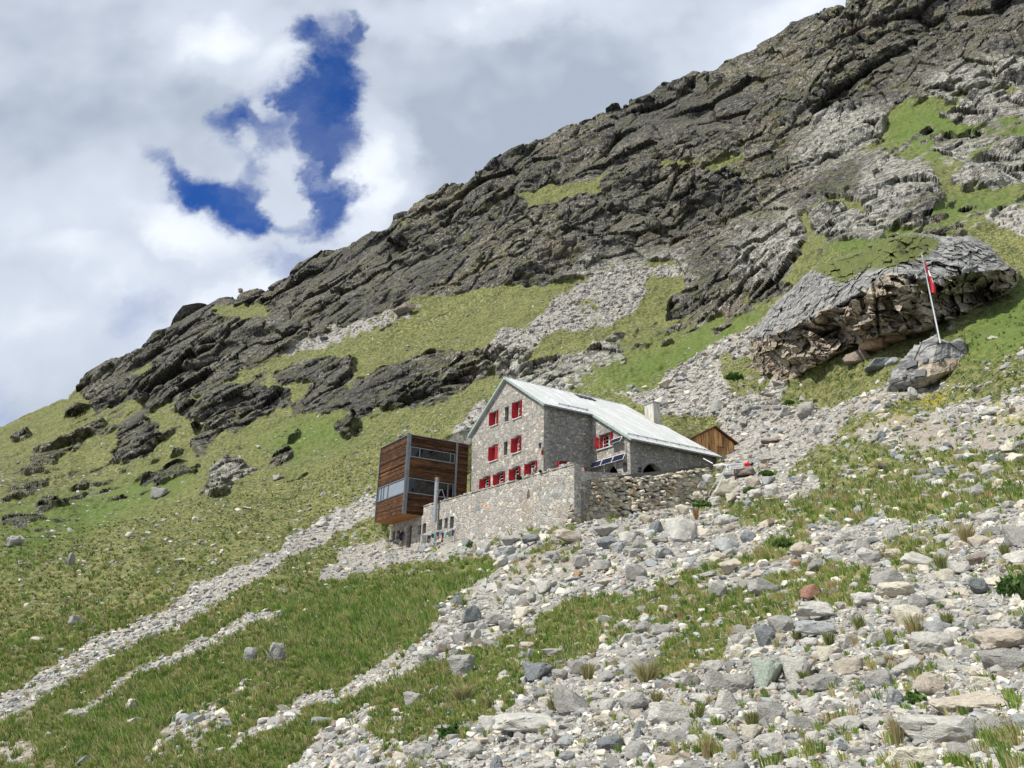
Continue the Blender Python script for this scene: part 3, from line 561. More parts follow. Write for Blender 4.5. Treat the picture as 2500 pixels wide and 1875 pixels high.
def masonry(nt, sc=2.3, tone=1., warm=.5, mortar=(.36, .345, .31)):
    w = nt.coord((1, 1, 1.5)); wob = nt.new('ShaderNodeVectorMath', {0: nt.noise(w, 1.7, 3., .6, 0., 1), 'Scale': .55}, operation='SCALE').outputs[0]; w2 = nt.vmath('ADD', w, wob).outputs[0]
    v = nt.vor(w2, sc); e = nt.vor(w2, sc, 'DISTANCE_TO_EDGE').outputs['Distance']; v2 = nt.vor(w2, sc*2.6); e2 = nt.vor(w2, sc*2.6, 'DISTANCE_TO_EDGE').outputs['Distance']
    h = nt.new('ShaderNodeSeparateColor', {0: v.outputs['Color']}); h2 = nt.new('ShaderNodeSeparateColor', {0: v2.outputs['Color']})
    t = tone; P_ = [(0, (.17*t, .17*t, .16*t)), (.25, (.29*t, .28*t, .26*t)), (.5, (.36*t, .345*t, .31*t)), (.68, (.25*t, .245*t, .235*t)), (.80, (.42*t, .36*t, .27*t)), (.9, (.47*t, .45*t, .41*t)), (.965, (.40*t, (.30-.05*warm)*t, (.21-.07*warm)*t)), (1., (.3*t, .3*t, .29*t))]
    small = nt.rng(h.outputs[1], .48, .52)
    c = nt.mix(small, nt.ramp(h.outputs[0], P_), nt.ramp(h2.outputs[0], P_)); ed = nt.math('MINIMUM', nt.math('ADD', e, 0.), nt.math('ADD', nt.math('MULTIPLY', e2, .8), nt.math('SUBTRACT', .3, nt.math('MULTIPLY', small, .3))))
    n = nt.noise(nt.coord(), 7., 5., .7); c = nt.mix(nt.rng(n, .35, .7), nt.mix(1., c, (.78, .78, .78), 'MULTIPLY'), c)
    big = nt.noise(nt.coord(), .35, 3., .5); c = nt.mix(nt.math('MULTIPLY', nt.rng(big, .55, .7), .5*warm), c, (.40, .29, .19)); c = nt.mix(nt.math('MULTIPLY', nt.rng(big, .45, .3), .35), c, (.20, .20, .19))
    c = nt.mix(nt.math('MULTIPLY', nt.rng(ed, .075, .02), .75), c, mortar)
    dk = nt.noise(nt.coord(), 3.1, 2., .5); c = nt.mix(nt.math('MULTIPLY', nt.rng(ed, .05, .0), nt.rng(dk, .55, .65)), c, (.07, .065, .06))
    return c, nt.bump(nt.math('ADD', nt.rng(ed, 0, .12), nt.math('MULTIPLY', n, .7)), .9, .07)
M_WALL = mat('house_masonry', rough=.92, spec=.15, fn=lambda nt: masonry(nt, 2.5, 1.5, .3, (.47, .43, .36)))
M_SIDE = mat('side_masonry', rough=.92, spec=.15, fn=lambda nt: masonry(nt, 3.2, 1.25, .15, (.38, .365, .33)))
M_RET = mat('terrace_masonry', rough=.92, spec=.15, fn=lambda nt: masonry(nt, 2.0, 1.6, .8, (.50, .46, .40)))
M_CONC = mat('grey_render', (.30, .29, .27), .9)
def roof_nodes(nt):
    a = nt.noise(nt.coord((1, .25, .25)), 1.6, 5., .65); b = nt.noise(nt.coord((1.7, .1, .1)), 1.1, 3., .5)
    c = nt.mix(nt.rng(a, .4, .65), (.48, .49, .48), (.58, .585, .575)); c = nt.mix(nt.math('MULTIPLY', nt.rng(b, .5, .6), .55), c, (.44, .47, .455)); return c, None
M_ROOF = mat('pale_sheet_metal', rough=.5, spec=.4, fn=roof_nodes)
M_COPPER = mat('verdigris_trim', (.31, .39, .35), .6)
M_GREY = mat('grey_metal', (.22, .235, .25), .45, .6, spec=.5)
M_ZINC = mat('dull_zinc', (.42, .43, .44), .42, .7, spec=.5)
M_DARKMETAL = mat('dark_metal', (.045, .045, .05), .5)
M_RED = mat('red_paint', (.46, .022, .032), .55)
M_REDIN = mat('deep_red_paint', (.28, .015, .02), .6)
M_WHITE = mat('white_paint', (.78, .77, .74), .5)
M_SILL = mat('pale_sill_stone', (.50, .49, .46), .8)
M_LINT = mat('lintel_stone', rough=.9, spec=.15, fn=lambda nt: (nt.mix(nt.rng(nt.noise(nt.coord(), 4., 5., .7), .35, .65), (.19, .185, .175), (.36, .35, .325)), nt.bump(nt.noise(nt.coord(), 9., 4., .6), .4, .03)))
def glass_mat(name, col, r=.04, ior=1.9):
    m = mat(name, col, r, spec=.8); b = m.node_tree.nodes['Principled BSDF']; b.inputs['IOR'].default_value = ior; return m
M_GLASS = glass_mat('dark_glass', (.006, .007, .008), .04, 1.4); M_BIGGLASS = glass_mat('painted_sky_glass', (.16, .19, .22), .08, 2.6)  # big glass: pale blue base colour has the sky's reflection painted in
M_VOID = mat('dark_interior', (.02, .018, .016), .95)
def wood_nodes(dark_, light, orange, axis):
    def f(nt):
        sc = {'z': (.35, .35, 7.), 'x': (5., 5., .3)}[axis]
        a = nt.noise(nt.coord(sc), 1.6, 6., .7); b = nt.noise(nt.coord(tuple(s*2.2 for s in sc)), 1.5, 4., .7); v = nt.attr('tint').outputs['Fac']; d = nt.noise(nt.coord(), .45, 3., .6)
        c = nt.mix(nt.rng(a, .38, .62), dark_, light); c = nt.mix(nt.math('MULTIPLY', nt.rng(b, .5, .64), .85), c, orange); c = nt.mix(nt.math('MULTIPLY', nt.rng(b, .48, .38), .8), c, tuple(x*.45 for x in dark_))
        c = nt.mix(nt.math('MULTIPLY', nt.rng(d, .55, .7), .5), c, orange)
        return nt.mix(1., c, nt.mix(v, (.55, .55, .55), (1.35, 1.3, 1.25)), 'MULTIPLY'), nt.bump(b, .5, .02)
    return f
M_LOG = mat('rough_larch_boards', rough=.85, spec=.15, fn=wood_nodes((.040, .023, .014), (.10, .052, .028), (.19, .090, .040), 'z'))
M_SHED = mat('weathered_shed_boards', rough=.85, spec=.15, fn=wood_nodes((.27, .15, .07), (.60, .34, .15), (.75, .43, .2), 'x'))
M_UNDER = mat('orange_soffit_boards', (.36, .15, .05), .8)
M_ROOFWOOD = mat('brown_roof_boards', (.10, .045, .025), .85)
def attr_fill(o, fn):
    me = o.data; a = me.attributes.new('tint', 'FLOAT', 'POINT')
    for i, v in enumerate(me.vertices): a.data[i].value = fn(i, v.co)

# ---- stone house
house = H('stone_house', 'tall grey rubble stone mountain hut with red shutters and a pale sheet metal roof', 'house')
T = .6
def rectbox(m, ax, a0, a1, lo, hi, z0, z1):
    return m.box(lo, hi, a0, a1, z0, z1) if ax == 'x' else m.box(a0, a1, lo, hi, z0, z1)
def archcut(m, ax, a0, a1, lo, hi, z0, zs, rise, n=8):
    """opening with an arched head in a wall whose normal is along ax"""
    pts = [(a0, z0), (a1, z0)]+[(a1+(a0-a1)*t, zs+rise*sin(pi*t)) for t in [i/n for i in range(n+1)]]
    poly = [(lo, a, z) if ax == 'x' else (a, lo, z) for a, z in pts]; m.prism(poly, (hi-lo, 0, 0) if ax == 'x' else (0, hi-lo, 0))
G_WIN = [  # y0 (right), y1 (left), z0, z1, arch rise
 (7.85, 9.05, 20.55, 21.95, 0), (3.62, 4.85, 20.3, 21.9, 0), (7.72, 8.95, 17.0, 18.42, .14), (3.6, 4.85, 17.0, 18.42, .14),
 (8.92, 10.5, 14.48, 15.55, .16), (6.28, 7.9, 14.46, 15.55, .16), (3.62, 5.08, 14.45, 15.55, .16), (.95, 2.5, 14.45, 15.56, .16)]
G_SLIT = [(5.95, 6.65, 20.35, 21.85), (6.0, 6.62, 17.1, 18.4)]
RID, ZR, SL = 6.47, 24.85, .645
gw_ = MB().prism([(0, 0, 7.5), (0, 12.92, 7.5), (0, 12.92, ZR-SL*(12.92-RID)-.17), (0, RID, ZR-.17), (0, 0, ZR-SL*RID-.17)], (T, 0, 0)).build('gable_wall', M_WALL, house)
k = MB()
for y0, y1, z0, z1, r in G_WIN:
    if r: archcut(k, 'x', y0, y1, -.3, .55, z0, z1, r)
    else: k.box(-.3, .55, y0, y1, z0, z1)
for y0, y1, z0, z1 in G_SLIT: k.box(-.3, .5, y0, y1, z0, z1)
cut(gw_, k)
ew = MB().box(T+.002, 5.32, 0, T, 7.5, ZR-SL*RID-.12).build('side_wall', M_SIDE, house); k = MB(); archcut(k, 'y', 1.5, 4.2, -.3, .45, 14.3, 15.55, .2); cut(ew, k)
aw = MB().prism([(5.32, -5.17, 7.5), (5.32, -.003, 7.5), (5.32, -.003, ZR-SL*RID-.17), (5.32, -5.17, ZR-SL*(RID+5.17)-.17)], (.55, 0, 0)).build('front_wall', M_WALL, house)
k = MB().box(5, 5.75, -2.95, -1.02, 17.03, 18.3); archcut(k, 'x', -3.5, -1.45, 5, 6.1, 13.2, 14.6, .78); cut(aw, k)
lw = MB().box(5.872, 15.62, -5.17, -4.62, 7.5, ZR-SL*(RID+5.17)-.25).build('long_wall', M_SIDE, house)
k = MB(); archcut(k, 'y', 6.7, 8.85, -5.4, -4.4, 13.2, 14.6, .75); k.box(11.3, 12.7, -5.4, -4.75, 14.2, 14.85); cut(lw, k)
MB().box(T+.002, 15.6, 12.32, 12.92, 7.5, ZR-SL*(12.92-RID)-.2).build('back_wall', M_SIDE, house)
MB().prism([(15.62, -5.17, 7.5), (15.62, 12.92, 7.5), (15.62, 12.92, ZR-SL*(12.92-RID)-.2), (15.62, RID, ZR-.2), (15.62, -5.17, ZR-SL*(RID+5.17)-.2)], (-.5, 0, 0)).build('end_wall', M_SIDE, house)
MB().box(.62, 15.0, .7, 12.2, 13.9, 13.95).box(5.95, 15.0, -4.5, .5, 13.0, 13.05).build('floor', M_VOID, house)
MB().box(1.9, 2.0, .62, 12.3, 13.96, 20.2).box(6.7, 6.8, -4.6, .58, 13.06, 16.4).build('inner_partition', M_VOID, house)
# lintels, sills and reveals
def lintel(ax, a0, a1, z, rise, face, h=.34, out_=.02):
    m = MB(); n = max(5, int((a1-a0)/.17)); rnd = random.Random(int(a0*100)+7)
    for i in range(n):
        t0, t1 = i/n, (i+1)/n; b0 = a0+(a1-a0)*t0+.008; b1 = a0+(a1-a0)*t1-.008; zz = z+rise*(sin(pi*t0)+sin(pi*t1))/2+.012; o_ = out_+rnd.uniform(0, .018); hh = h+rnd.uniform(-.05, .05)
        rectbox(m, ax, b0, b1, face-o_, face+.06, zz, zz+hh)
    return m.build('lintel', M_LINT, house)
def shutter(par, hx, hy, ang, z0, z1, wdt, m=M_RED):
    """leaf hinged at (hx, hy), swung to direction ang in the local plan"""
    dx, dy = cos(ang), sin(ang); nx, ny = -dy*.022, dx*.022; mb = MB()
    p = [(hx-nx, hy-ny), (hx+dx*wdt-nx, hy+dy*wdt-ny), (hx+dx*wdt+nx, hy+dy*wdt+ny), (hx+nx, hy+ny)]
    mb.prism([(a, b, z0) for a, b in p], (0, 0, z1-z0))
    for zz in (z0+.14, z1-.2):   # battens
        q = [(hx+dx*.04-nx*1.9, hy+dy*.04-ny*1.9), (hx+dx*(wdt-.04)-nx*1.9, hy+dy*(wdt-.04)-ny*1.9), (hx+dx*(wdt-.04)+nx*1.9, hy+dy*(wdt-.04)+ny*1.9), (hx+dx*.04+nx*1.9, hy+dy*.04+ny*1.9)]
        mb.prism([(a, b, zz) for a, b in q], (0, 0, .07))
    o = mb.build('shutter', m, par)
    c = MB(); cx, cy, cz = hx+dx*wdt*.5-nx*1.3, hy+dy*wdt*.5-ny*1.3, z1-.38
    for s in (1, -1):
        for sd_ in (-1, 1):
            off = (nx*1.35*sd_-nx*-1.3*0, ny*1.35*sd_)
            c.tube([(hx+dx*(wdt*.5-.07)+off[0], hy+dy*(wdt*.5-.07)+off[1], cz-.07*s), (hx+dx*(wdt*.5+.07)+off[0], hy+dy*(wdt*.5+.07)+off[1], cz+.07*s)], .016, 4)
    c.build('cross_mark', M_DARKMETAL, o); return o
def window(face, y0, y1, z0, z1, closed=False, arch=0):
    d = face+.3; w = (y1-y0)/2
    f = MB().box(d, d+.06, y0, y0+.07, z0, z1+arch*.5).box(d, d+.06, y1-.07, y1, z0, z1+arch*.5).box(d, d+.06, y0+.07, y1-.07, z1-.07, z1+arch*1.05).box(d, d+.06, y0+.07, y1-.07, z0, z0+.07).build('window', M_REDIN, house)
    s = MB()
    for a, b in ((y0+.09, (y0+y1)/2-.02), ((y0+y1)/2+.02, y1-.09)):
        s.box(d+.062, d+.10, a, a+.05, z0+.075, z1-.075).box(d+.062, d+.10, b-.05, b, z0+.075, z1-.075)
        for q_ in (0, .33, .66, 1): zz = z0+.09+(z1-z0-.22)*q_; s.box(d+.065, d+.097, a+.05, b-.05, zz-.02, zz+.02)
    s.build('sash', M_WHITE, f); MB().box(d+.102, d+.11, y0+.05, y1-.05, z0+.05, z1-.05).build('pane', M_GLASS, f)
    return f
for i, (y0, y1, z0, z1, r) in enumerate(G_WIN):
    f = window(0, y0, y1, z0, z1, arch=r)
    w = .60
    shutter(f, .28, y1-.03, pi-.12, z0+.03, z1-.03, w)          # left leaf, standing square out from the reveal
    shutter(f, .26, y0+.03, pi+.02 if i != 2 else pi-.75, z0+.03, z1-.03, .44 if i != 2 else .5)
    if i == 6 or i == 1: pass
    lintel('x', y0-.12, y1+.22, z1+(0 if not r else .0), r, 0)
    MB().box(-.09, .27, y0-.05, y1+.3, z0-.10, z0-.004).build('sill', M_SILL, house)
for y0, y1, z0, z1 in G_SLIT:
    f = MB().box(.32, .36, y0, y1, z0, z0+.05).box(.32, .36, y0, y1, z1-.05, z1).box(.32, .36, y0, y0+.05, z0+.05, z1-.05).box(.32, .36, y1-.05, y1, z0+.05, z1-.05).build('narrow_window', M_DARKMETAL, house)
    MB().box(.37, .38, y0+.02, y1-.02, z0+.02, z1-.02).build('pane', M_GLASS, f); MB().box(-.05, .3, y0-.05, y1+.08, z0-.08, z0-.003).build('sill', M_SILL, house); lintel('x', y0-.1, y1+.15, z1, 0, 0, .26)
# side wall window under its long arch
f = MB().box(1.55, 4.15, .2, .26, 15.38, 15.72).box(1.55, 1.65, .2, .26, 14.32, 15.38).box(4.05, 4.15, .2, .26, 14.32, 15.38).box(2.3, 2.4, .2, .26, 14.32, 15.38).build('window', M_REDIN, house)
MB().box(1.66, 4.04, .22, .25, 15.28, 15.36).box(1.72, 2.26, .27, .3, 14.4, 15.3).build('sash', M_WHITE, f); MB().box(1.6, 4.1, .32, .33, 14.32, 15.7).build('pane', M_GLASS, f)
shutter(f, 1.52, .18, -pi/2-.15, 14.35, 15.5, .5); shutter(f, 4.18, .18, -pi/2+.2, 14.35, 15.35, .6); lintel('y', 1.35, 4.35, 15.56, .2, 0, .4)
MB().box(4.3, 5.2, -.10, -.02, 14.95, 15.12).build('red_beam', M_RED, house)
# annex window
f = window(5.32, -2.95, -1.02, 17.03, 18.3); w = .62
shutter(f, 5.55, -1.05, pi-.35, 17.08, 18.15, .62); shutter(f, 5.55, -2.92, pi+.02, 17.08, 18.22, .45)
for s_ in (-1.62, -2.3): MB().box(5.56, 5.62, s_-.03, s_+.03, 17.1, 18.22).build('mullion', M_RED, f)
lintel('x', -3.1, -.75, 18.3, 0, 5.32, .36); MB().box(5.2, 5.6, -3.1, -.7, 16.92, 17.025).build('sill', M_SILL, house)
# arches: voussoirs
def voussoirs(ax, c0, zc, rad, face, n=13):
    m = MB(); rnd = random.Random(5)
    for i in range(n):
        a = pi*i/n+.02; b = pi*(i+1)/n-.02; r0, r1 = rad+.01, rad+.36+rnd.uniform(-.05, .05); pr = .02+rnd.uniform(0, .02)
        pts = [(c0+cos(t)*r*1.0, zc+sin(t)*r*.72+(.0)) for t, r in ((a, r0), (b, r0), (b, r1), (a, r1))]
        m.prism([(face-pr, y, z) if ax == 'x' else (y, face-pr, z) for y, z in pts], (.05, 0, 0) if ax == 'x' else (0, .05, 0))
    m.build('arch_stones', M_LINT, house)
voussoirs('x', -2.47, 14.55, 1.03, 5.32); voussoirs('y', 7.77, 14.55, 1.08, -5.17)
MB().box(5.24, 5.318, -4.75, -4.3, 14.45, 15.15).build('notice_plate', M_DARKMETAL, house)
# solar panels
def panel(y0, y1, z0, z1, x0, tilt):
    t = MB().prism([(x0-tilt, y0, z0), (x0-tilt, y1, z0), (x0, y1, z1), (x0, y0, z1)], (.04, 0, .02)).build('solar_panel', M_WHITE, house)
    g = MB(); d = .008
    nx, nz = -1*(z1-z0), -tilt; l = math.hypot(nx, nz); nx /= l; nz = tilt*0+(-nx*0)
    g.prism([(x0-tilt+.012-.012, y0+.05, z0+.05), (x0-tilt+.0, y1-.05, z0+.05), (x0-.022, y1-.05, z1-.04), (x0-.022, y0+.05, z1-.04)], (-.012, 0, -.002)).build('cells', glass_mat('solar_cells', (.012, .016, .05), .12, 1.6) if 'solar_cells' not in bpy.data.materials else bpy.data.materials['solar_cells'], t)
    for y in (y0+.08, y1-.08): MB().tube([(x0-tilt+.05, y, z0+.02), (x0+.28, y, z0+.03), (x0, y, z1-.03)], .018, 4).build('bracket', M_WHITE, t)
for a, b in ((-1.62, -.15), (-3.15, -1.68), (-4.72, -3.21)): panel(a, b, 15.38, 15.98, 5.18, .3)
panel(-4.45, -3.0, 17.0, 17.5, 5.14, .33); MB().box(5.25, 5.318, -4.6, -.15, 15.22, 15.3).build('panel_rail', M_ZINC, house)
MB().tube([(5.2, -4.7, 17.1), (5.2, -4.7, 15.4)], .03, 6).build('conduit', M_ZINC, house)
# wall lamp at the corner
b = MB().tube([(0, .12, 16.9), (-.28, .12, 17.0), (-.3, .12, 16.9)], .02, 5).build('wall_lamp', M_DARKMETAL, house)
MB().prism([(-.39, .03, 16.84), (-.21, .03, 16.84), (-.21, .21, 16.84), (-.39, .21, 16.84)], (0, 0, .03)).tube([(-.3, .12, 16.86), (-.3, .12, 17.0)], .15, 8, .02).tube([(-.3, .12, 16.5), (-.3, .12, 16.54)], .08, 6).build('lamp_cap', M_DARKMETAL, b)
MB().tube([(-.3, .12, 16.52), (-.3, .12, 16.84)], .075, 6, .12).build('lamp_shade', M_GLASS, b)
MB().box(-.16, -.003, .02, .16, 15.95, 16.3).build('red_box', M_REDIN, b)
# roof
rf = empty('x'); bpy.data.objects.remove(rf)
def slope_pt(x, y, dz=0.): return (x, y, ZR-SL*abs(y-RID)+dz)
XE0, XE1 = 14.75, 15.95      # the far verge runs slightly askew
EY, MY = -5.62, -.38
right = [(-.32, RID), (-.32, MY), (5.02, MY), (5.02, EY), (XE1, EY), (XE0+.1, RID)]
m = MB(); top = [slope_pt(x, y) for x, y in right]; bot = [slope_pt(x, y, -.15) for x, y in right]; n_ = len(top)
m.add(top+bot, [tuple(range(n_)), tuple(range(2*n_-1, n_-1, -1))]+[(i, i+n_, (i+1) % n_+n_, (i+1) % n_) for i in range(n_)])
left = [(-.32, RID+.001), (XE0+.1, RID+.001), (XE0+.3, 13.35), (-.32, 13.35)]; top = [slope_pt(x, y) for x, y in left]; bot = [slope_pt(x, y, -.15) for x, y in left]; n_ = 4
m.add(top+bot, [tuple(range(n_)), tuple(range(2*n_-1, n_-1, -1))]+[(i, i+n_, (i+1) % n_+n_, (i+1) % n_) for i in range(n_)])
x = -.1
while x < XE1-.1:   # standing seams
    ye = MY if x < 5.02 else EY; y1 = RID-.03 if x < XE0+.1 else RID-(x-XE0-.1)/(XE1-XE0-.1)*(RID-EY)-.1
    a, b = slope_pt(x, ye+.02, .0), slope_pt(x, y1, .0)
    m.prism([(x-.02, a[1], a[2]), (x+.02, a[1], a[2]), (x+.02, a[1], a[2]+.05), (x-.02, a[1], a[2]+.05)], (0, b[1]-a[1], b[2]-a[2])); x += .55
m.tube([slope_pt(-.32, RID, .0), slope_pt(XE0+.1, RID, .0)], .07, 8)
roof = m.build('roof', M_ROOF, house)
def strip(pts, w0, w1, name, mt, par, dx=-.03):
    mm = MB()
    for (xa, ya), (xb, yb) in zip(pts[:-1], pts[1:]):
        A, B = slope_pt(xa, ya), slope_pt(xb, yb); mm.prism([(A[0]+dx, A[1], A[2]+w1), (A[0]+dx, A[1], A[2]-w0), (B[0]+dx, B[1], B[2]-w0), (B[0]+dx, B[1], B[2]+w1)], (-.03, 0, 0))
    return mm.build(name, mt, par)
strip([(-.32, MY), (-.32, RID), (-.32, 13.35)], .2, .05, 'verge_trim', M_COPPER, roof, 0.028); strip([(5.02, EY), (5.02, MY)], .2, .04, 'verge_trim', M_COPPER, roof, .028)
mm = MB().box(-.3, 5.0, MY-.13, MY-.01, slope_pt(0, MY)[2]-.2, slope_pt(0, MY)[2]-.06).box(5.04, XE1, EY-.14, EY-.01, slope_pt(0, EY)[2]-.2, slope_pt(0, EY)[2]-.07)
mm.build('gutter', M_GREY, roof)
mm = MB()
for x in np.arange(.3, 5, 1.1): mm.tube([(x, MY-.1, slope_pt(0, MY)[2]-.2), (x, -.03, slope_pt(0, MY)[2]-.32)], .02, 4)
for x in np.arange(5.6, 15.6, 1.25): mm.tube([(x, EY-.1, slope_pt(0, EY)[2]-.2), (x, -5.2, slope_pt(0, EY)[2]-.34)], .02, 4)
mm.build('gutter_bracket', M_GREY, roof)
def guard(x0, x1, y):
    mm = MB()
    for h_ in (.12, .2): mm.tube([slope_pt(x0, y, h_), slope_pt(x1, y, h_)], .022, 5)
    for x in np.arange(x0, x1+.01, 1.05): mm.tube([slope_pt(x, y, 0), slope_pt(x, y, .24)], .02, 4).tube([slope_pt(x, y+.25, 0), slope_pt(x, y, .2)], .014, 4)
    mm.build('snow_guard', M_DARKMETAL, roof)
guard(1.7, 5.0, .12); guard(5.35, 10.0, -5.0); guard(10.2, 15.4, -5.0)
a = [slope_pt(x, y, .03) for x, y in ((7.7, 5.9), (7.7, 5.05), (9.9, 5.05), (9.9, 5.9))]; MB().prism(a, (0, 0, .07)).build('skylight', M_DARKMETAL, roof)
MB().tube([slope_pt(1.1, .9, 0), slope_pt(1.1, .9, .3), slope_pt(1.25, .8, .38)], .018, 4).build('roof_hook', M_ZINC, roof); MB().tube([slope_pt(5.0, .3, 0), slope_pt(5.0, .3, .3), slope_pt(5.15, .2, .36)], .018, 4).build('roof_hook', M_ZINC, roof)
def chim_nodes(nt):
    n = nt.noise(nt.coord((3, 3, .6)), 1.5, 5., .7); return nt.mix(nt.rng(n, .38, .62), (.36, .33, .28), (.54, .52, .47)), nt.bump(n, .3, .02)
M_CHIM = mat('rendered_chimney', rough=.85, fn=chim_nodes)
ch = MB().box(14.15, 15.05, 1.35, 2.65, 20.6, 23.75).build('chimney', M_CHIM, roof)
MB().box(14.08, 15.12, 1.28, 2.72, 23.75, 23.87).build('cap_slab', M_ZINC, ch); MB().tube([(14.45, 1.8, 23.87), (14.45, 1.8, 24.1)], .13, 8).build('flue_pot', M_ZINC, ch); MB().tube([(14.75, 2.2, 23.87), (14.75, 2.2, 24.05)], .13, 8).build('flue_pot', M_ZINC, ch)
MB().tube([(10.9, -5.24, 16.95), (10.9, -5.24, 13)], .035, 6).build('downpipe', M_ZINC, house)
MB().tube([(15.8, -5.62, 16.9), (15.9, -5.5, 16.55), (15.75, -5.3, 16.2), (15.75, -5.3, 15.9)], .05, 6).tube([(15.75, -5.3, 15.9), (15.5, -5.35, 15.4)], .05, 6).build('downpipe', M_ZINC, house)
f = MB().box(11.3, 12.7, -4.95, -4.9, 14.2, 14.84).build('window', M_RED, house); MB().box(11.4, 12.6, -4.97, -4.955, 14.3, 14.72).build('pane', M_GLASS, f)

# ---- timber extension
tb = H('timber_extension', 'brown boarded cube with steel corner posts on the left end of the house', 'building')
BX0, BX1, BY0, BY1, BZ0, BZ1 = -6.93, -.35, 12.95, 19.8, 11.75, 19.42
def boards(face, rects, u0, u1, z0, z1, seed):
    """rough boards laid horizontally; rects = (u0,u1,z0,z1) window bands left open"""
    rnd = random.Random(seed); m = MB(); tint = []; z = z0
    while z < z1-.02:
        h = min(rnd.uniform(.10, .20), z1-z); segs = [(u0, u1)]
        for a, b, c, d in rects:
            if z+h*.5 > c and z+h*.5 < d: segs = [(s, e) for s0, e0 in segs for s, e in ((s0, max(s0, a)), (min(e0, b), e0)) if e-s > .05]
        for s, e in segs:
            o_ = rnd.uniform(-.035, .035); t_ = rnd.random(); n0 = len(m.v); g = rnd.uniform(.0, .02)
            if face == 'B': m.box(s, e, BY0-.02+o_, BY0+.12, z+g, z+h-.002)
            else: m.box(BX0-.02+o_, BX0+.12, s, e, z+g, z+h-.002)
            tint += [t_]*(len(m.v)-n0)
        z += h
    o = mk('cladding', m.v, m.f, M_LOG, tb); a = o.data.attributes.new('tint', 'FLOAT', 'POINT'); a.data.foreach_set('value', tint); return o
# walls behind the boards, with the window bands open
core = MB().box(BX0+.13, BX1, BY0+.13, BY1, BZ0+.05, BZ1-.05).build('core_walls', M_VOID, tb)
k = MB().box(BX0+.4, BX1-.3, BY0+.4, BY1-.3, BZ0+.4, BZ1-.4).box(BX0-.1, BX0+.5, BY0+.3, BY1-.3, 13.75, 15.15).box(-6.65, -1.85, BY0-.1, BY0+.5, 13.8, 15.2).box(-6.65, -1.85, BY0-.1, BY0+.5, 17.28, 18.2); cut(core, k)
boards('B', [(-6.75, -1.8, 13.7, 15.25), (-6.75, -1.8, 17.2, 18.28)], BX0+.1, BX1, BZ0, BZ1-.08, 3)
boards('A', [(BY0+.2, BY1-.12, 13.7, 15.22)], BY0+.1, BY1, BZ0, BZ1-.08, 4)
MB().box(BX0, BX1, BY0, BY1, BZ0-.06, BZ0-.004).build('underside', M_UNDER, tb)
MB().box(BX0-.06, BX1, BY0-.06, BY1+.05, BZ1-.03, BZ1+.05).build('roof', M_GREY, tb)
MB().box(BX0-.10, BX0+.02, BY0-.10, BY0-.01, BZ0-.04, BZ1+.12).box(BX0-.14, BX0-.03, BY0+.0, BY0+.10, BZ0-.04, BZ1+.12).box(BX0+.03, BX0+.20, BY0-.12, BY0-.03, BZ0-.04, BZ1+.1).build('corner_post', M_GREY, tb)
MB().box(-1.80, -1.58, BY0-.12, BY0+.02, BZ0-.02, BZ1+.02).build('corner_post', M_GREY, tb); MB().box(BX0-.09, BX0+.03, BY1-.06, BY1+.06, BZ0-.02, BZ1+.02).build('corner_post', M_GREY, tb)
def band(face, u0, u1, z0, z1, mull, gm):
    def bx(m, a, b, c, d, o0, o1): return m.box(a, b, BY0+o0, BY0+o1, c, d) if face == 'B' else m.box(BX0+o0, BX0+o1, a, b, c, d)
    m = MB(); bx(m, u0, u1, z0, z0+.11, -.05, .1); bx(m, u0, u1, z1-.09, z1, -.05, .1)
    for u in [u0, u1-.1]+list(mull): bx(m, u, u+.1, z0+.11, z1-.09, -.03, .1)
    w = m.build('window', M_GREY, tb); g = MB(); bx(g, u0+.02, u1-.02, z0+.05, z1-.05, .03, .05); g.build('pane', gm, w); return w
band('B', -6.72, -1.83, 17.22, 18.26, (-5.75, -2.4), M_GLASS); band('B', -6.72, -1.83, 13.72, 15.22, (-2.5,), M_GLASS); band('A', BY0+.22, BY1-.15, 13.72, 15.2, (BY0+4.2, BY0+5.3, BY0+5.9), M_BIGGLASS)

# ---- terrace retaining wall with the cellar rooms in it
rw = H('terrace_wall', 'tall mortared rubble retaining wall below the house with slit windows and a doorway', 'retaining wall')
W = -5.2
def wy(p): return hitx(p, W)
yl, zt = wy(c9(850, 550)); yr, ztr = wy(c1(1850, 862))
def topz(y): return ztr+(zt-ztr)*(y-yr)/(yl-yr)
w1 = MB().prism([(W, yr, 6.5), (W, yl, 6.5), (W, yl, zt), (W, (yl+yr)/2, (zt+ztr)/2), (W, yr, ztr)], (.65, 0, 0)).build('wall', M_RET, rw)
w2 = MB().box(W+.04, W+.6, yl+.003, 19.35, 6.5, 11.68).build('wall', M_RET, rw)
def slot(x0, x1, y0, y1):   # c9 pixel box of a slit -> local y range, z range
    a = wy(c9(x0, (y0+y1)/2)); b = wy(c9(x1, (y0+y1)/2)); t = wy(c9((x0+x1)/2, y0+8))[1]; bt = wy(c9((x0+x1)/2, y1-8))[1]; return min(a[0], b[0]), max(a[0], b[0]), bt, t
SL_ = [slot(755, 805, 825, 985), slot(830, 885, 800, 970), slot(1080, 1132, 737, 915), slot(1168, 1220, 716, 893), slot(1255, 1312, 692, 890), slot(355, 400, 922, 1075), slot(425, 475, 905, 1060)]
k1, k2 = MB(), MB()
for s in SL_:
    (k2 if s[0] > yl-.3 else k1).box(W-.3, W+.42, *s)
d0 = slot(580, 652, 832, 1185); k2.box(W-.3, W+.45, d0[0], d0[1], 7.5, d0[3]); cut(w1, k1); cut(w2, k2)
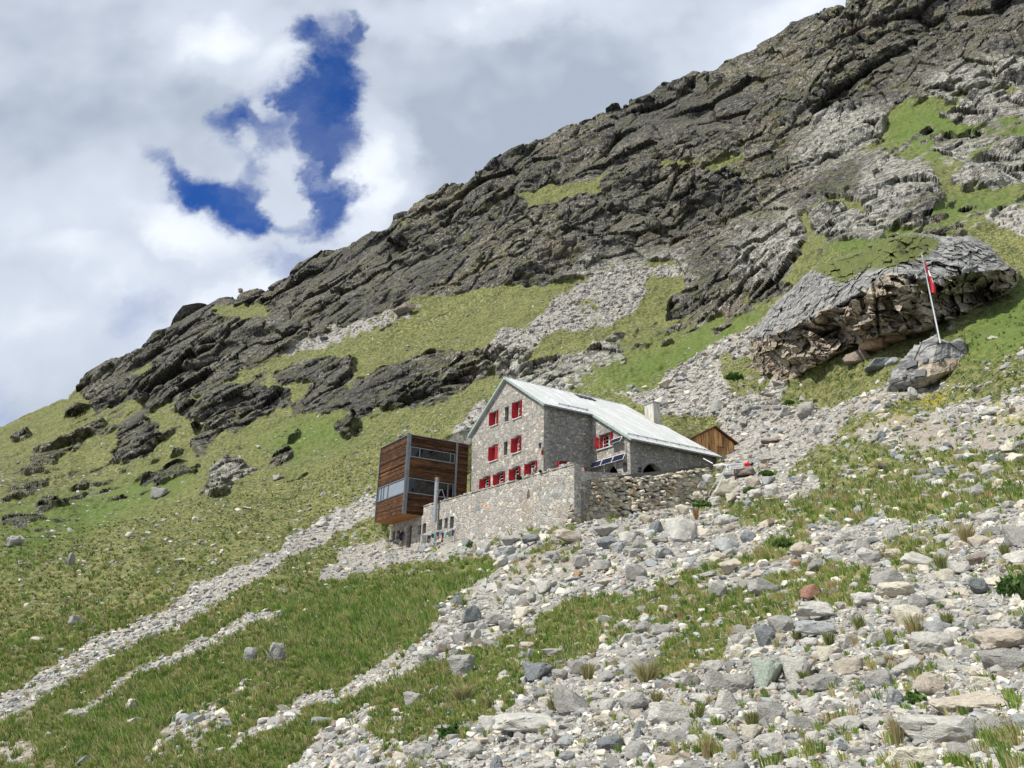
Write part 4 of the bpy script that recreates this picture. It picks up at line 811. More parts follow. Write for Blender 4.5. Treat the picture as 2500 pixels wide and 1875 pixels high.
for s in SL_:
    f = MB().box(W+.33, W+.37, s[0], s[0]+.04, s[2], s[3]).box(W+.33, W+.37, s[1]-.04, s[1], s[2], s[3]).build('slit_window', M_DARKMETAL, rw); MB().box(W+.38, W+.39, s[0], s[1], s[2], s[3]).build('pane', M_GLASS, f)
dr = MB().box(W+.40, W+.44, d0[0], d0[1], 7.6, d0[3]).build('door', mat('dark_door_wood', (.07, .06, .05), .8), rw); MB().tube([(W+.38, d0[0]+.15, 10.3), (W+.34, d0[0]+.15, 10.3), (W+.34, d0[0]+.28, 10.3)], .02, 5).build('handle', M_ZINC, dr)
# coping stones, return and left buttress
rnd = random.Random(9); m = MB(); y = yr
while y < yl-.2:
    l = rnd.uniform(.3, .6); z = topz(y+l/2); m.box(W-.03-rnd.uniform(0, .05), W+.68, y+.01, min(y+l, yl), z+.002, z+rnd.uniform(.06, .16) + (.12 if y < yr+6 and rnd.random() < .5 else 0)); y += l
m.build('coping', M_RET, rw)
rp = [(W+.652, ztr-.01)]+[hity(c2(*t), yr) for t in ((640, 868), (655, 925), (985, 942), (985, 962), (720, 992), (620, 1020))]; rp += [(rp[-1][0], 6.5), (W+.652, 6.5)]
MB().prism([(a_, yr, b_) for a_, b_ in rp], (0, .5, 0)).build('return_wall', M_RET, rw)
MB().prism([(W+.05, 19.352, 6.5), (W+.05, 19.352, 11.6), (W+.05, 19.9, 11.2), (W+.05, 21.2, 6.5)], (1.6, 0, 0)).build('buttress', M_RET, rw)
tf = MB().prism([(W+.66, yr+.51, 11.2), (-3.9, yr+.51, 11.2), (-2.2, -6.0, 11.2), (15., -6.0, 11.2), (15., 12.9, 11.2), (W+.66, 12.9, 11.2)], (0, 0, -.3)); fl = tf.build('terrace', M_CONC); fl.matrix_world = HM; tag(fl, kind='structure')

# ---- flue on the terrace wall
fl = H('flue_pipe', 'tall shiny steel flue standing against the terrace wall in front of the boarded cube', 'flue pipe')
(fy, ft), (fy2, fb) = hitx(c9(1055, 130), -5.55), hitx(c9(1012, 785), -5.55)
MB().tube([(-5.55, fy, fb), (-5.55, fy, ft-.3)], .19, 14).build('pipe', M_ZINC, fl, smooth=False)
m = MB()
for i in range(5): z = ft-.30+i*.1; m.tube([(-5.55, fy, z), (-5.55, fy, z+.045)], .2, 14)
m.tube([(-5.55, fy, ft-.3), (-5.55, fy, ft+.18)], .13, 12).build('cowl', M_ZINC, fl)
by, bz = hitx(c9(1135, 285), -5.4); ey, ez = hitx(c9(1192, 450), -5.0); cy, cz = hitx(c9(1075, 350), -5.5)
MB().tube([(-5.5, fy-.15, bz+.02), (-5.4, by, bz), (-5.05, ey, ez)], .03, 5).tube([(-5.5, fy-.15, bz-.6), (-5.45, fy-.6, bz)], .022, 5).build('brace', M_ZINC, fl)

# ---- wooden shed
SD = 82.; sc0 = ray(*c2(1815, 700))*SD; SMx = Matrix(((_d2[0]*.97+.0, _d1[0], 0, sc0[0]), (_d2[1], _d1[1], 0, sc0[1]), (0, 0, 1, 0), (0, 0, 0, 1)))
xa_, ya_ = Vector((.955, .295, 0)), Vector((-.295, .955, 0)); SMx = Matrix(((xa_[0], ya_[0], 0, sc0[0]), (xa_[1], ya_[1], 0, sc0[1]), (0, 0, 1, 0), (0, 0, 0, 1)))
def hs(p):
    d = ray(*p); n = np.array(ya_); t = (sc0@n)/(d@n); q = d*t-sc0; return float(q@np.array(xa_)), float((d*t)[2])
ax_, az = hs(c2(1818, 535)); lx, lz = hs(c2(1618, 632)); rx, rz = hs(c2(1998, 675)); rz = (rz+lz)/2
shed = empty('wooden_shed', label='small weathered plank shed with a brown board roof behind the far end of the house', cat='shed', M=SMx)
m = MB(); tint = []; rnd = random.Random(3); x = lx
while x < rx:
    x1 = min(x+rnd.uniform(.13, .2), rx); f_ = lambda q: lz+(az-lz)*(q-lx)/(ax_-lx) if q < ax_ else az+(rz-az)*(q-ax_)/(rx-ax_)
    o_ = rnd.uniform(0, .025); n0 = len(m.v); m.prism([(x+.006, -o_, az-5.5), (x1-.006, -o_, az-5.5), (x1-.006, -o_, f_(x1)), (x+.006, -o_, f_(x))], (0, .05+o_, 0)); tint += [rnd.random()]*(len(m.v)-n0); x = x1
o = mk('plank_wall', m.v, m.f, M_SHED, shed); a = o.data.attributes.new('tint', 'FLOAT', 'POINT'); a.data.foreach_set('value', tint)
o = MB().box(rx-.06, rx, .052, 4.5, az-5.5, rz).box(lx, lx+.06, .052, 4.5, az-5.5, lz).box(lx+.07, rx-.07, 4.4, 4.5, az-5.5, lz).build('plank_wall', M_SHED, shed)
m = MB()
for x0_, x1_, za, zb in ((lx-.28, ax_, lz-.12, az+.05), (ax_, rx+.3, az+.05, rz-.1)): m.prism([(x0_, -.35, za), (x1_, -.35, zb), (x1_, -.35, zb+.14), (x0_, -.35, za+.14)], (0, 5.2, 0))
m.build('roof', M_ROOFWOOD, shed)
dx, dz = hs(c2(1842, 706)); dx2, _ = hs(c2(1908, 706)); dd = MB().box(dx, dx2, -.045, -.028, az-5.4, dz).build('door', M_SHED, shed); MB().box(dx-.05, dx2+.05, -.06, -.028, dz+.002, dz+.07).build('frame', M_ROOFWOOD, dd)
MB().box(dx2-.14, dx2-.08, -.08, -.046, dz-1.0, dz-.86).build('handle', M_DARKMETAL, dd)
# ------------------------------------------------------------------ stones
PAL = {'g': (.30, .292, .272), 'w': (.47, .455, .415), 'b': (.305, .318, .318), 'd': (.17, .185, .195), 't': (.44, .385, .31), 'r': (.30, .15, .10), 'n': (.36, .42, .35), 'c': (.56, .52, .42), 'o': (.42, .27, .15), 'k': (.20, .16, .13)}
def hullverts(n, seed, sq=.5, flat=1.):
    r = np.random.default_rng(seed); p = r.normal(size=(n, 3)); p /= np.linalg.norm(p, axis=1, keepdims=True)
    p = np.sign(p)*np.abs(p)**(1-sq*.5); p /= np.abs(p).max(0); p *= r.uniform(.82, 1., (n, 1)); p[:, 2] *= flat; return p
def hullmesh(pts):
    bm = bmesh.new()
    for p in pts: bm.verts.new(p)
    r = bmesh.ops.convex_hull(bm, input=bm.verts[:]); bmesh.ops.delete(bm, geom=[g for g in r['geom_interior'] if isinstance(g, bmesh.types.BMVert)], context='VERTS')
    bmesh.ops.delete(bm, geom=[v for v in bm.verts if not v.link_faces], context='VERTS'); return bm
LO = []
for i in range(36):
    bm = hullmesh(hullverts(14+(i % 4)*3, 100+i, .3+.5*(i % 3)/2)); bmesh.ops.triangulate(bm, faces=bm.faces[:]); bm.verts.ensure_lookup_table(); bm.verts.index_update()
    LO.append((np.array([v.co for v in bm.verts], np.float32), np.array([[v.index for v in f.verts] for f in bm.faces], np.int32))); bm.free()
HI = []
for i in range(16):
    bm = hullmesh(hullverts(11+(i % 5)*3, 300+i, .35+.4*(i % 3)/2)); bmesh.ops.bevel(bm, geom=bm.edges[:], offset=.07, segments=1, affect='EDGES', profile=.6)
    bmesh.ops.triangulate(bm, faces=bm.faces[:])
    for _ in range(2):
        e = [e for e in bm.edges if e.calc_length() > .16]; bmesh.ops.subdivide_edges(bm, edges=e, cuts=1); bmesh.ops.triangulate(bm, faces=[f for f in bm.faces if len(f.verts) > 3])
    co = np.array([v.co for v in bm.verts], np.float32); d = perlin(co*1.6+i*7, 61)*.12+perlin(co*4+i*7, 62)*.055+perlin(co*9+i*7, 63)*.03
    f, off, r, gap = vor(co*1.7+i*5, 64); d += (r[:, 0]-.5)*.10-.05*np.clip(1-gap/.08, 0, 1)
    nn = co/np.linalg.norm(co, axis=1, keepdims=True)
    co = co+nn*d[:, None]; co[:, :2] /= np.abs(co[:, :2]).max(0); co[:, 2] /= np.abs(co[:, 2]).max()
    for v, c in zip(bm.verts, co): v.co = c
    me = bpy.data.meshes.new('boulder'); bm.to_mesh(me); bm.free(); me.materials.append(M_STONE); me.polygons.foreach_set('use_smooth', np.ones(len(me.polygons), bool)); me.set_sharp_from_angle(angle=radians(32)) if hasattr(me, 'set_sharp_from_angle') else None
    HI.append(me)
placed = []      # (x, y, r) full px of the individual stones
def boulder(name, x, y, w, h, colour, label, cat='boulder', group=None, mesh=None, lean=0., depth=None, lift=.18, D_=None):
    """x, y, w, h in full photograph px (centre and size); real size follows from the distance of the ground there"""
    p, d = at(x, y+h*.40); p, d = p[0], d[0]
    if D_: p = ray(x, y+h*.4)*D_; d = D_
    W_, H_ = w*d/FPX, h*d/FPX; dep = depth or W_*.75
    o = bpy.data.objects.new(name, mesh or HI[RNG.integers(len(HI))]); COL.objects.link(o)
    view = p/np.linalg.norm(p); upv = up; c = ray(x, y)*d + view*dep*.15
    yaw = atan2(view[0], view[1]); o.location = c
    o.rotation_euler = (0, lean, -yaw+RNG.uniform(-.35, .35)); o.scale = (W_/2, dep/2, H_/2)
    v = RNG.uniform(.9, 1.1); cc = PAL[colour]; o.color = tuple(min(1, a*v) for a in cc)+(1,)
    tag(o, label, cat, group); placed.append((x, y, w*.42, h*.42)); return o
BL = []
def L(f, txt):
    for t in txt.strip().split('\n'):
        a, lab = t.split('|'); q = a.split(); x, y, w, h = map(float, q[:4]); s = {f3: .3, f4: .4, f5: .4, f6: .32, f7: .32, f8: .32, ff: .224}[f] if f in (f3, f4, f5, f6, f7, f8, ff) else (.1 if f == 'c11' else 1)
        X, Y = (f(x, y) if callable(f) else (1460+.1*x, 955.6+.1*y)); BL.append((X*K, Y*K, w*s*K, h*s*K, q[4], float(q[5]) if len(q) > 5 else 0., lab.strip()))
L(f7, """470 770 150 130 d|dark slate block beside a small pinkish stone near the gravel path
577 782 84 58 t|small pinkish stone tucked against the dark slate block
770 480 150 105 r|rust red boulder at the edge of the grass above the pale wedge
800 590 250 180 w|pale pointed wedge boulder below the rust red one
810 730 250 110 b .1|long smooth grey slab below the pale wedge boulder
478 1035 190 195 n|greenish lichen covered boulder in the lower right field
682 1000 205 165 w|speckled white boulder right beside the greenish one
285 1100 180 130 g|grey boulder left of the greenish lichen covered one
150 1085 160 150 g|rounded grey boulder at the left end of the greenish one's row
215 1230 140 160 w .3|white speckled boulder leaning below the greenish one's row
40 1190 160 110 w|white blocky boulder in the lowest left part of the right field
1348 1205 225 150 b|smooth blue grey boulder alone on fine gravel
1590 832 230 160 w|large pale rounded boulder in the gravel below a dark blue stone
1608 712 165 85 b|dark blue grey stone perched above the pale rounded boulder
2090 800 340 140 t|thick tan slab at the right edge, upper of two stacked steps
2100 950 320 150 g|thick grey slab at the right edge, lower of two stacked steps
1930 1100 310 105 c|cream split slab with a dark crack below the grey steps
1790 1235 430 165 t|long tan flat slab below the cream split slab
1680 1420 530 190 w|largest white slab with a rust stain near the bottom right
1445 1600 380 160 c|cream lichened slab at the bottom edge of the picture
2040 1400 240 140 g|grey block right of the largest white slab
1800 1560 220 110 g|low grey slab under the largest white slab
1580 1100 190 140 t|brownish boulder behind the smooth blue grey one
1900 430 230 110 d|dark flat slab with tan stone beside it at the right
2020 405 190 60 c|thin tan slab lying against the dark flat slab
1890 250 120 85 k|reddish brown tipped stone among grey cobbles
1530 262 220 80 w .25|long white slab leaning in the upper right grass
1680 118 140 68 w|bright white stone in grass at the upper right
1290 390 230 120 g|wide grey boulder half sunk in the grass
1340 455 210 95 c|pale tan slab in front of the wide half sunk boulder
1500 535 110 80 g|rounded grey stone below the pale tan slab
1112 150 110 100 w|small white pyramid stone on the upper right scree
190 165 170 110 b|blue grey block under the brown stained boulder group
350 110 100 85 d|dark block above the blue grey block
670 275 64 48 o|small bright orange stone in the middle scree
340 420 115 65 g|low grey stone in grass left of the lumpy pale rock
455 440 200 110 g|lumpy pale rock with cobbles under it
775 822 150 80 w|white stone left of two grass tufts
1330 212 115 110 t|brown upright stone beside the grass bank
1040 800 110 70 g|grey stone between two grass tufts
575 690 190 110 g|rough grey boulder behind the dark slate block
280 890 110 90 c|cream stone at the left end of the cobble row
2080 690 190 80 w|white rounded boulder above the tan step slab
640 1130 110 100 w|white boulder under the speckled white one
720 1360 170 90 g|grey flat slab in the bottom cobbles
780 1540 90 70 w|white cobble near the bottom edge
1140 1210 90 90 g|upright grey stone left of the smooth blue grey boulder
970 560 70 40 w|white flat pebble in the grass strip""")
L(f6, """1600 258 190 100 g|broad grey boulder, topmost of the pile under the terrace wall
1590 350 155 120 d|dark brown grey boulder at the left of the big pile
1740 312 130 88 w|pale boulder in the middle of the big pile
1690 388 115 85 b|blue grey boulder at the foot of the big pile
1830 352 108 98 g|square grey boulder in the big pile
1850 272 100 75 w|white topped block high in the big pile
1945 250 112 104 d|dark block next to the biggest stained boulder
1966 326 122 94 g|greenish grey boulder left of the biggest stained one
2100 268 225 200 w|biggest pale boulder with a rust brown streak in the pile
1872 188 112 68 t|tan slab on top of the big pile
2000 418 270 84 b|long blue grey slab at the foot of the big pile
1782 410 130 58 g|low grey slab at the left foot of the big pile
950 328 150 98 g|large grey boulder at the foot of the terrace wall
790 372 92 96 w|upright white boulder at the foot of the terrace wall
945 402 150 70 b|blue white slab below the large grey wall-foot boulder
715 382 66 80 t|tan upright stone beside dark green weeds
660 346 62 50 b|blue grey stone beside the dark green weeds
628 400 84 50 b -.4|blue grey slab lying in grass below the weeds
893 480 110 66 w -.75|pale finger shaped stone pointing down the slope
785 622 142 90 w|white boulder alone above the grass corner
600 742 90 82 d|dark grey stone at the left edge of the scree
715 702 80 60 w|small white stone below the lone white boulder
510 812 90 50 w|pale flat stone at the left margin of the scree
640 1175 215 140 g|large angular grey boulder in the middle of the scree tongue
850 870 124 88 g|grey boulder in the middle scree cluster
1050 820 134 80 c|cream topped boulder in the middle scree cluster
930 905 124 80 g|dark grey boulder beside the cream topped one
725 962 80 74 w|white rounded stone left of the middle scree cluster
512 1062 112 62 k|brown stone among white scree rubble
1096 1100 120 84 b|blue white boulder at the edge of the grass belt
1262 1085 184 50 g|long low grey slab in the grass belt
1070 1045 104 62 t|tan block above the blue white boulder
1100 950 82 56 g|small grey wedge in the grass belt
1416 556 66 44 o|orange tan upright stone on the upper scree
830 1035 140 60 g .3|dark slab tilted in the scree tongue
1060 1572 410 125 w|widest white slab at the bottom in grass
1370 1440 330 150 g .6|long tilted speckled slab rising to the right
820 1572 160 112 w|white boulder left of the widest white slab
560 1592 200 56 g|flat grey stone in the lower middle grass
1140 1372 112 96 g|grey block above the widest white slab
430 1352 62 52 w|small white stone alone in brownish grass
2060 1500 300 150 w|large white rounded boulder right of the tilted slab
1405 1200 100 112 g|upright grey block between two grass strips
1760 1000 180 90 w|pale lumpy boulder in the right grass strip
1862 912 110 74 g|grey block behind the pale lumpy boulder
1290 1240 100 80 g|grey stone above the orange brown grass
1190 1420 90 60 c|small cream stone by the tilted slab
180 1540 56 44 w|white stone in the bottom left grass""")
L('c11', """1090 985 660 360 c|huge cream boulder below the reception sign
915 535 330 215 c|cream boulder left of the reception sign
1480 660 480 260 k|pink brown boulder under the reception sign
1110 720 300 200 d|dark grey pointed boulder left of the pink brown one
1660 870 375 275 t|tan rounded boulder right of the huge cream one
1990 835 300 205 b|pale blue boulder right of the tan rounded one
890 1265 360 185 w|white flat boulder under the huge cream one
1225 1195 310 185 t|brownish boulder under the huge cream one
1720 1120 370 215 w|white lumpy boulder in front of the pale blue one
2060 1040 290 280 w|white boulder leaning right of the lumpy one
140 1455 350 220 c|tan white boulder left of the dry grass tuft
1270 400 250 120 c|cream stone behind the reception sign
1540 330 190 150 t|pinkish stone behind the red jacket
690 780 270 190 w|whitish boulder at the right end of the drystone wall, upper of four
560 930 250 180 g|grey boulder under the right end of the drystone wall
650 1090 230 170 t|tan boulder between the drystone wall and the white flat boulder
480 1150 260 190 c|cream boulder at the lower right corner of the drystone wall
1550 1320 230 130 b|pale blue stone in grass right of the path
2050 1240 320 110 c|cream slab half sunk in the right grass""")
L(f8, """1870 892 235 160 g|black speckled boulder alone in the lower left grass
1690 900 80 100 g|narrow grey stone left of the speckled boulder
890 1240 145 88 c|cream boulder in the bottom left grass
515 670 80 70 g|rounded grey stone on the left meadow above the scree strip
256 800 78 44 c|low cream stone on the far left meadow
480 258 96 100 g|tall grey stone on the left meadow
1215 256 66 32 w|small white stone on the upper left meadow
330 1140 130 66 w|white slab in the lower part of the scree strip
1080 960 62 44 w|white stone in the thin rubble line
580 1300 70 44 w|white wedge in the bottom left grass
100 122 90 66 g|grey rock on the left edge of the meadow
1010 770 100 60 c|yellowish cream slab in the scree strip
2170 1350 130 60 b|blue grey flat boulder in the bottom rubble line""")
L(f4, """1300 242 30 26 k|lone round boulder standing on the skyline
2190 345 130 66 k|brown house sized boulder below the left cliff
1750 500 110 30 d|dark flat slab below the left cliff
1335 1416 56 24 w|white flat stone in the middle of the green slope
1742 1505 92 34 w|white slab at the top of the scree strip
700 1562 50 30 w|white stone on the left green slope
862 1340 92 56 g|lichened grey boulder on the left green slope
2002 1312 84 30 w|pale slab left of the boarded cube
1500 1255 60 30 g|grey stone on the slope left of the boarded cube
1395 1084 26 12 w|tiny white stone under the dark knobs
75 1600 70 60 g|tall grey rock at the left edge""")
L(f3, '''1130 865 190 140 o|orange tan boulder under the big overhanging outcrop
1285 815 150 100 o|orange grey block right of the orange tan boulder under the overhang
1010 960 210 110 k|brownish boulder below the orange tan ones
1160 1010 220 80 d|dark broken rock below the brownish boulder
1262 985 90 56 b|blue dark stone left of the memorial boulder
650 1335 150 130 g .3|pointed grey rock in the scree above the shed
1210 1385 120 50 c|pale stone in brown grass below the memorial boulder
1800 1460 60 44 w|white stone on bare brown ground at the right
2190 940 70 90 w|white rock at the right edge behind the memorial boulder
390 1555 140 60 k|brown flat stone on the scree right of the shed
1990 815 60 30 c|pale stone on green grass right of the memorial boulder''')
for x, y, w, h, c, ln, lab in BL: boulder('boulder', x, y, w*1.04, h*1.05, c, lab, lean=ln, D_=61.5 if 'drystone wall' in lab else None)
# ---- many more: candidates drawn over the scree, with sizes from large to small
def scatter(n, lo, hi, pw, dens, dmax=400):
    x = RNG.uniform(-150, 2650, n); y = RNG.uniform(560, 1990, n); u = RNG.random(n)
    s = lo*(1-u*(1-(lo/hi)**pw))**(-1/pw)      # truncated power law, px
    ok = (y > sky_y(x)+20) & (RNG.random(n) < dens(x, y)); x, y, s = x[ok], y[ok], s[ok]; p, d = at(x, y); k_ = d < dmax
    return x[k_], y[k_], s[k_], p[k_], d[k_]
def inHP(x, y): return msample(mHP, x/K, y/K) > .2
big_x, big_y, big_s, big_p, big_d = scatter(6000, 30, 74, 1.7, lambda x, y: np.where(inHP(x, y), 0, fsamp(scree, x, y)*(y > 900)*(1-.7*fsamp(dirt, x, y))), 160)
rnd = np.argsort(-big_s); taken = [(a, b, c*1.2) for a, b, c, d_ in placed]; ind = []
for i in rnd:
    s_ = big_s[i]*(1 if big_y[i] > 1300 else .6)*(.5 if big_x[i] < 1000 else 1); x, y = big_x[i], big_y[i]
    if 900 < x < 1110 and y < 1400 and s_ > 14: continue
    if all((x-a)**2+((y-b)*1.4)**2 > (c+s_*.5)**2 for a, b, c in taken):
        taken.append((x, y, s_*.5)); ind.append((x, y, s_))
    if len(ind) >= 420: break
NIND = 296-len(BL)
REG = [(lambda x, y: y > 1480*1 and x > 1500, 'in the lower right boulder field'), (lambda x, y: y > 1480, 'on the scree tongue in the lower middle'), (lambda x, y: x > 1900, 'on the right hand scree'),
 (lambda x, y: y > 1330 and x > 1250, 'on the middle scree below the boulder pile'), (lambda x, y: x < 1000, 'in the rubble left of the house'), (lambda x, y: y < 1150, 'on the scree right of the house'), (lambda x, y: True, 'on the scree below the terrace wall')]
CN = {'g': 'grey', 'w': 'whitish', 'b': 'blue grey', 't': 'tan', 'c': 'cream', 'd': 'dark grey'}
ind.sort(key=lambda t: -t[2])
for x, y, s_ in ind[:NIND]:
    c = RNG.choice(list('gggwwwbtcdgw')); h = s_*RNG.uniform(.5, .85); reg = [t for f, t in REG if f(x, y)][0]; sz = 'large' if s_ > 52 else 'mid-sized' if s_ > 36 else 'small'
    boulder('boulder', x, y, s_*1.1, h, c, f'{sz} {CN[c]} angular stone {reg}', 'boulder', f'{sz} {CN[c]} angular stones {reg}', lean=RNG.uniform(-.3, .3))
def rubble(name, P_, S, tint, dims=None, rot=None, protos=LO):
    """many loose stones merged into one mesh. S: radius in metres per stone"""
    n = len(P_); kind = RNG.integers(len(protos), size=n); VV, FF, TT = [], [], []; base_ = 0
    for k_ in range(len(protos)):
        m_ = kind == k_; c = int(m_.sum())
        if not c: continue
        v0, f0 = protos[k_]; nv = len(v0)
        sc = S[m_, None]*np.stack([RNG.uniform(.8, 1.25, c), RNG.uniform(.65, 1.05, c), RNG.uniform(.45, .8, c)], 1) if dims is None else dims[m_]
        a = RNG.uniform(0, 2*pi, c); t = RNG.normal(0, .3, c); t2 = RNG.normal(0, .3, c)
        if rot is not None: a, t, t2 = rot[m_], t*.35, t2*.35
        Rz = np.zeros((c, 3, 3)); Rz[:, 0, 0] = np.cos(a); Rz[:, 0, 1] = -np.sin(a); Rz[:, 1, 0] = np.sin(a); Rz[:, 1, 1] = np.cos(a); Rz[:, 2, 2] = 1
        Rx = np.zeros((c, 3, 3)); Rx[:, 0, 0] = 1; Rx[:, 1, 1] = np.cos(t); Rx[:, 1, 2] = -np.sin(t); Rx[:, 2, 1] = np.sin(t); Rx[:, 2, 2] = np.cos(t)
        Ry = np.zeros((c, 3, 3)); Ry[:, 1, 1] = 1; Ry[:, 0, 0] = np.cos(t2); Ry[:, 0, 2] = np.sin(t2); Ry[:, 2, 0] = -np.sin(t2); Ry[:, 2, 2] = np.cos(t2)
        w = np.einsum('nij,nvj->nvi', Rz@Rx@Ry, v0[None]*sc[:, None])+P_[m_, None]
        VV.append(w.reshape(-1, 3)); FF.append((f0[None]+(np.arange(c)*nv)[:, None, None]).reshape(-1, 3)+base_); TT.append(np.repeat(tint[m_], nv, 0)); base_ += c*nv
    return mk(name, np.concatenate(VV), np.concatenate(FF), M_RUB, cols=dict(tint=np.concatenate(TT)))
PALA = np.array([PAL[c] for c in 'gggggwwwwwwgbbtcctdkgo']); 
def tints(n, warm=0.): return np.clip(PALA[RNG.integers(len(PALA)-(0 if warm else 1), size=n)]*RNG.uniform(.7, 1.3, (n, 1)), 0, 1)
def dens_scree(x, y):
    s = fsamp(scree, x, y); g = 1-s; r = fsamp(rock, x, y)
    wide = msample(mWide, x/K, y/K)
    return np.where(inHP(x, y), 0, (.22*wide*g*(y > 850)+s*(1-.55*fsamp(dirt, x, y))*.95+.034*g*(y > 1150)+.05*g*(y < 1400)*(x < 1500)*(.3+1.4*(perlin(np.stack([x/60, y/40, x*0], 1), 91) > .12)))*(1-r))
x, y, s, p, d = scatter(140000, 4.2, 40, 1.32, dens_scree, 330)
s = s*np.where(d > 60, .85, 1.); s = np.where(d > 150, np.minimum(s, 9), s); s = np.where((x < 1000) & (y > 900) & (y < 1720), np.minimum(s, 15), s); s = np.where((y < 1300) & (d > 45), np.minimum(s, 22), s)
R = s*d/FPX/2
keep = np.ones(len(x), bool)
Q = np.array(placed)
for a, b, rw_, rh_ in placed: keep &= ~(((x-a)/(rw_*.9))**2+((y-b)/(rh_*.9))**2 < 1)
x, y, s, p, d, R = (q_[keep] for q_ in (x, y, s, p, d, R))
T_ = tints(len(x)); far = (d > 60)[:, None]; T_ = np.where(far, T_*.92+.03, T_)
ob = rubble('scree', p+np.array([0, 0, 1])*(R*.06)[:, None], R, T_); tag(ob, kind='stuff')
print('scree stones', len(x))
# gravel filling between them near the camera
x, y, s, p, d = scatter(60000, 2.6, 7, 2.2, lambda x, y: np.where(inHP(x, y), 0, (fsamp(scree, x, y)*.9+fsamp(dirt, x, y)*.35+.01)*(y > 1250)), 60)
ob = rubble('gravel', p, s*d/FPX/2, tints(len(x)), protos=LO[:12]); tag(ob, kind='stuff')
# ---- drystone wall in front of the long wing
dw = empty('drystone_wall', label='rough dry laid stone wall of loose blocks right of the mortared terrace wall', cat='stone wall')
TOPL = np.array([[590, 1012], [800, 985], [1000, 958], [1250, 930], [1500, 903], [1640, 880], [1790, 868]]); BOTL = np.array([[480, 1420], [700, 1375], [870, 1345], [1200, 1300], [1400, 1268], [1600, 1220], [1760, 1120]])
def dwpt(u, v_):
    """u along, v up (0 foot .. 1 top) -> point, distance"""
    n_ = len(TOPL)-1; t = u*n_; i = np.clip(t.astype(int), 0, n_-1); f_ = (t-i)[:, None]
    a = TOPL[i]*(1-f_)+TOPL[i+1]*f_; b = BOTL[i]*(1-f_)+BOTL[i+1]*f_; c = b*(1-v_[:, None])+a*v_[:, None]
    X_, Y_ = c2(c[:, 0], c[:, 1]); d = (52.4+13.2*u)+2.6*v_; return ray(X_, Y_)*d[:, None], d
rows_v, us, vs_, ss, asp = 0, [], [], [], []
v_ = -.02
while v_ < .96:
    hgt = RNG.uniform(.06, .125); u_ = RNG.uniform(0, .01)
    while u_ < 1:
        w_ = hgt*RNG.uniform(.24, .5)*(1.25 if u_ > .6 else 1); us.append(u_+w_/2); vs_.append(v_+hgt/2+RNG.normal(0, .012)); ss.append((w_, hgt*RNG.uniform(.8, 1.25)*(1.2 if u_ > .65 else 1))); u_ += w_*.93
    v_ += hgt*.86
us, vs_, ss = np.array(us), np.array(vs_), np.array(ss); m_ = (us > 0) & (us < 1) & (vs_ < np.interp(us, [0, .3, .5, 1], [.99, .96, .91, .88])); us, vs_, ss = us[m_], vs_[m_], ss[m_]
p, d = dwpt(us, vs_); e1 = dwpt(np.clip(us+.02, 0, 1), vs_)[0]; LEN = 19.; hh = np.interp(us, [0, 1], [3.2, 3.0])
dims = np.stack([ss[:, 0]*LEN/2*1.06, RNG.uniform(.2, .4, len(us)), ss[:, 1]*hh/2*1.15], 1)
ang = np.arctan2((e1-p)[:, 1], (e1-p)[:, 0])+RNG.normal(0, .2, len(us))
o = rubble('stone_courses', p, None, (tints(len(us), 1)*.65+np.array([.35, .335, .30])*.35)*np.array([1.26, 1.20, 1.08]), dims=dims, rot=ang); o.parent = dw
uu, v2 = np.meshgrid(np.linspace(0, 1, 40), np.linspace(-.15, 1.0, 8)); bp, _ = dwpt(uu.ravel(), v2.ravel()); bp = bp*(1+.22/60); back_ = bp*1.03-np.array([0, 0, .4])
i2 = np.arange(320).reshape(8, 40); q_ = np.stack([i2[:-1, :-1], i2[:-1, 1:], i2[1:, 1:], i2[1:, :-1]], -1).reshape(-1, 4); cap = np.stack([i2[-1, :-1], i2[-1, 1:], i2[-1, 1:]+320, i2[-1, :-1]+320], -1)
mk('rubble_core', np.concatenate([bp, back_]), np.concatenate([q_, q_[:, ::-1]+320, cap]), mat('dark_earth_fill', (.075, .068, .058), .95), dw)
